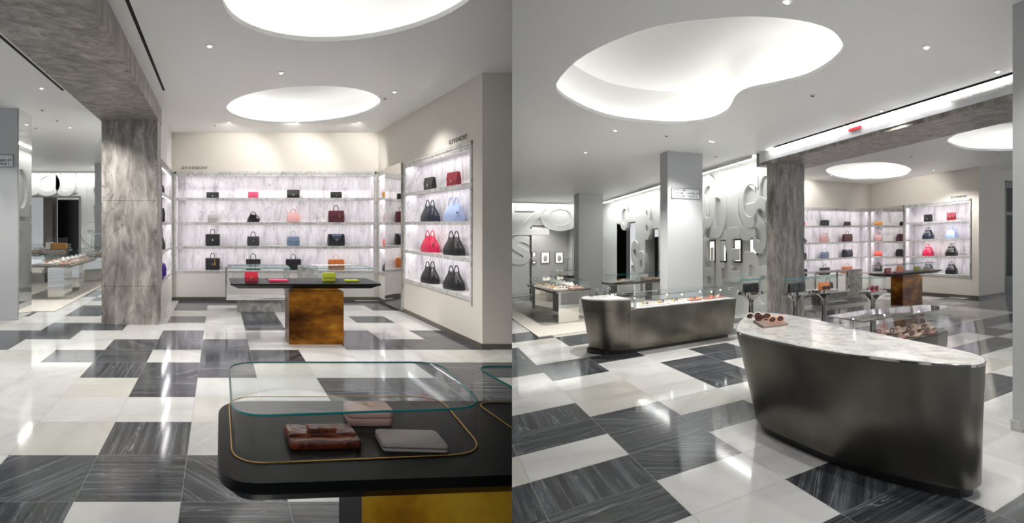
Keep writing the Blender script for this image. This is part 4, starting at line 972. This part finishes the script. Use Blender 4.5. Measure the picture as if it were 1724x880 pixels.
def boxbag(dx, dy, label, mat, w=.2, h=.12, clasp=M_gold):
    def f(p, q): clutch(Fr(R, p+dx, q+dy, .8615), label, 'bags inside the pedestal vitrines', mat, w, h, .07, clasp, False)
    return f
def eyew(dx, dy, label, mat):
    def f(p, q): sunglasses(Fr(R, p+dx, q+dy, .8615, -.3), label, mat, .14, 'sunglasses inside the pedestal vitrines')
    return f
pedestal(3.93, 2.12, 'tall steel pedestal with vitrine in front of the relief wall', [boxbag(.02, .05, 'black box bag with gold drop in the leftmost pedestal vitrine', DK, .26, .13)])
pedestal(4.32, 1.43, 'steel pedestal with vitrine in front of the stone pier', [boxbag(-.02, .03, 'black bag with gold clasp in front of the stone pier', DK, .17, .13), boxbag(.16, .08, 'second black bag right of the gold clasped one', DK, .11, .13, None)])
pedestal(4.74, 1.26, 'steel pedestal with vitrine just right of the stone pier', [boxbag(.05, .08, 'tan orange clutch in the third pedestal vitrine', leather('orange_tan', (206, 118, 50)), .2, .11, None), eyew(-.03, -.1, 'dark sunglasses before the tan clutch', pmat('black_frame', (18, 14, 14), .2))])
pedestal(5.02, .40, 'steel pedestal with vitrine before the brass pedestal table', [eyew(-.02, -.05, 'red rimmed sunglasses in the pedestal vitrine', pmat('red_frame', (186, 20, 30), .2)), eyew(.08, .06, 'dark round sunglasses behind the red pair', pmat('black_frame', (18, 14, 14), .2))], .17)

# --- mirror legged jewelry tables
def jewel_table(room, p0, p1, q0, q1, legs, label, sfx, h=.78, trays=3, case=True, cid=0):
    fr = Fr(room, (p0+p1)/2, (q0+q1)/2, 0); w = (p1-p0)/2; d = (q1-q0)/2
    t = thing('jewelry_table', label, 'table', fr)
    MB().loft([[(x*e, y*e, z) for x, y in rrect(-w, w, -d, d, .06, 3)] for e, z in ((.93, h-.06), (1, h-.03), (1, h))]).build('table_top', M_nickel, fr, t)
    for (a, b, c, e) in legs: MB().box(a-fr.p, b-fr.p, c-fr.q, e-fr.q, 0, h-.061).build('mirror_leg', M_mirror, fr, t, bevel=.002)
    vitrine(Fr(room, p0+.05, q0+.05, h+.001), p1-p0-.1, q1-q0-.1, .17, .04, 'clear vitrine full of pale jewelry, '+sfx, None, .004, False)
    L_ = q1-q0-.3; nn = max(2, int(L_/.34)); g = 'jewelry trays, '+sfx; k = 0
    cols_ = 2 if w > .33 else 1
    for i in range(nn):
        for j in range(cols_):
            k += 1
            x = 0 if cols_ == 1 else (-w*.42 if j == 0 else w*.42)
            jewelry_tray(Fr(room, fr.p+x, q0+.2+L_*(i+.5)/nn, h+.004, .1*k), 'pale jewelry tray, '+ORD[k-1]+' counted from the front, '+sfx, g, WHITEV if k % 2 else BEIGE, [BEIGE, ROSEV, M_steel] if k % 3 else [M_gold, BEIGE, WHITEV], 3, min(.26, w*1.1), .2)
            if k % 2 == 0:
                f_ = Fr(room, fr.p+x*.6, q0+.35+L_*(i+.5)/nn, h+.004)
                b_ = thing('necklace_bust', 'white necklace bust behind the '+ORD[k-1]+' tray, '+sfx, 'jewelry stand', f_, 'necklace busts, '+sfx)
                MB().loft([[(a*s, b*s*.5, z) for a, b in circ(0, 0, .05, n=12)] for s, z in ((.8, 0), (1.1, .04), (1.2, .08), (.6, .11), (.4, .14))]).build('bust', WHITEV, f_, b_, smooth=True)
                MB().tube([(.05*math.cos(a), -.03, .075+.035*math.sin(a)) for a in (PI+PI*i/8 for i in range(9))], .004, 5).build('necklace', STONE, f_, b_, smooth=True)
jewel_table(R, 2.0, 2.72, 6.95, 10.3, [(2.2, 2.58, 7.4, 8.05), (2.1, 2.5, 9.75, 10.2)], 'mirror legged jewelry table on the carpet, behind the marble end', 'table nearest the left of the right view')
jewel_table(R, 3.15, 4.6, 7.3, 8.1, [(3.3, 3.7, 7.45, 7.95), (4.1, 4.4, 7.45, 7.95)], 'mirror legged jewelry table behind the long counter and grey column', 'table behind the long counter', .84)
jewel_table(R, 3.2, 4.4, 14.2, 15.2, [(3.4, 3.8, 14.4, 15.0)], 'far jewelry table before the glowing showcases', 'far table of the right view')
f_ = Fr(R, *R.at(951, 463, .9), .96)
jewel_table(L, -3.98, -3.12, 10.9, 13.3, [(-3.72, -3.36, 11.24, 11.85), (-3.7, -3.4, 12.6, 13.0)], 'mirror legged jewelry table nearest the stone column, left view', 'near table of the left view', .76)
jewel_table(L, -3.98, -3.05, 14.3, 16.2, [(-3.8, -3.3, 14.6, 15.3)], 'second mirror legged jewelry table behind the near one, left view', 'second table of the left view', .76)
jewel_table(L, -6.1, -4.9, 14.2, 17.4, [(-5.9, -5.5, 14.6, 15.2), (-5.6, -5.2, 16.4, 17.0)], 'farthest jewelry table beside the grey column, left view', 'far table of the left view', .8)
# tall glass display boxes with a neck form
def tall_case(room, p, q, h, label, w=.5):
    fr = Fr(room, p, q, h)
    t = thing('glass_vitrine', label, 'display case', fr)
    e = .012; m = MB()
    for x in (-w/2, w/2-e):
        for y in (-.2, .2-e): m.box(x, x+e, y, y+e, 0, .42)
    for y in (-.2, .2-e): m.box(-w/2+e, w/2-e, y, y+e, .42-e, .42)
    m.build('steel_edge', M_steel, fr, t)
    MB().box(-w/2+.002, w/2-.002, -.196, .196, .001, .418).build('glass_cover', M_glass, fr, t)
    f_ = Fr(room, p+.08, q, h+.004)
    b_ = thing('necklace_bust', 'curved dark neck form in '+label, 'jewelry stand', f_)
    MB().tube([(-.02, 0, .0), (-.03, 0, .06), (-.01, 0, .14), (.03, 0, .22), (.05, 0, .30), (.07, 0, .33)], .045, 10).build('form', STONE, f_, b_, smooth=True)
tall_case(R, 3.95, 14.6, .955, 'tall glass box on the far table, right view', .7)
tall_case(L, -3.45, 15.2, .936, 'tall glass box beside the stone column, left view')
fr = Fr(L, -4.55, 14.4, 0)
t = thing('display_box', 'dark stack of ochre and white boxes beyond the near table, left view', 'display box', fr)
MB().box(-.3, .3, 0, .4, 0, .92).build('pedestal_block', M_nickel, fr, t, bevel=.003)
MB().box(-.12, .26, .02, .3, .925, 1.1).build('ochre_box', MUST, fr, t, bevel=.01)
MB().box(-.28, -.14, .02, .3, .925, 1.12).build('white_box', WHITEV, fr, t, bevel=.01)
MB().box(-.25, .26, .05, .3, 1.121, 1.25).build('glass_box', M_glass, fr, t)
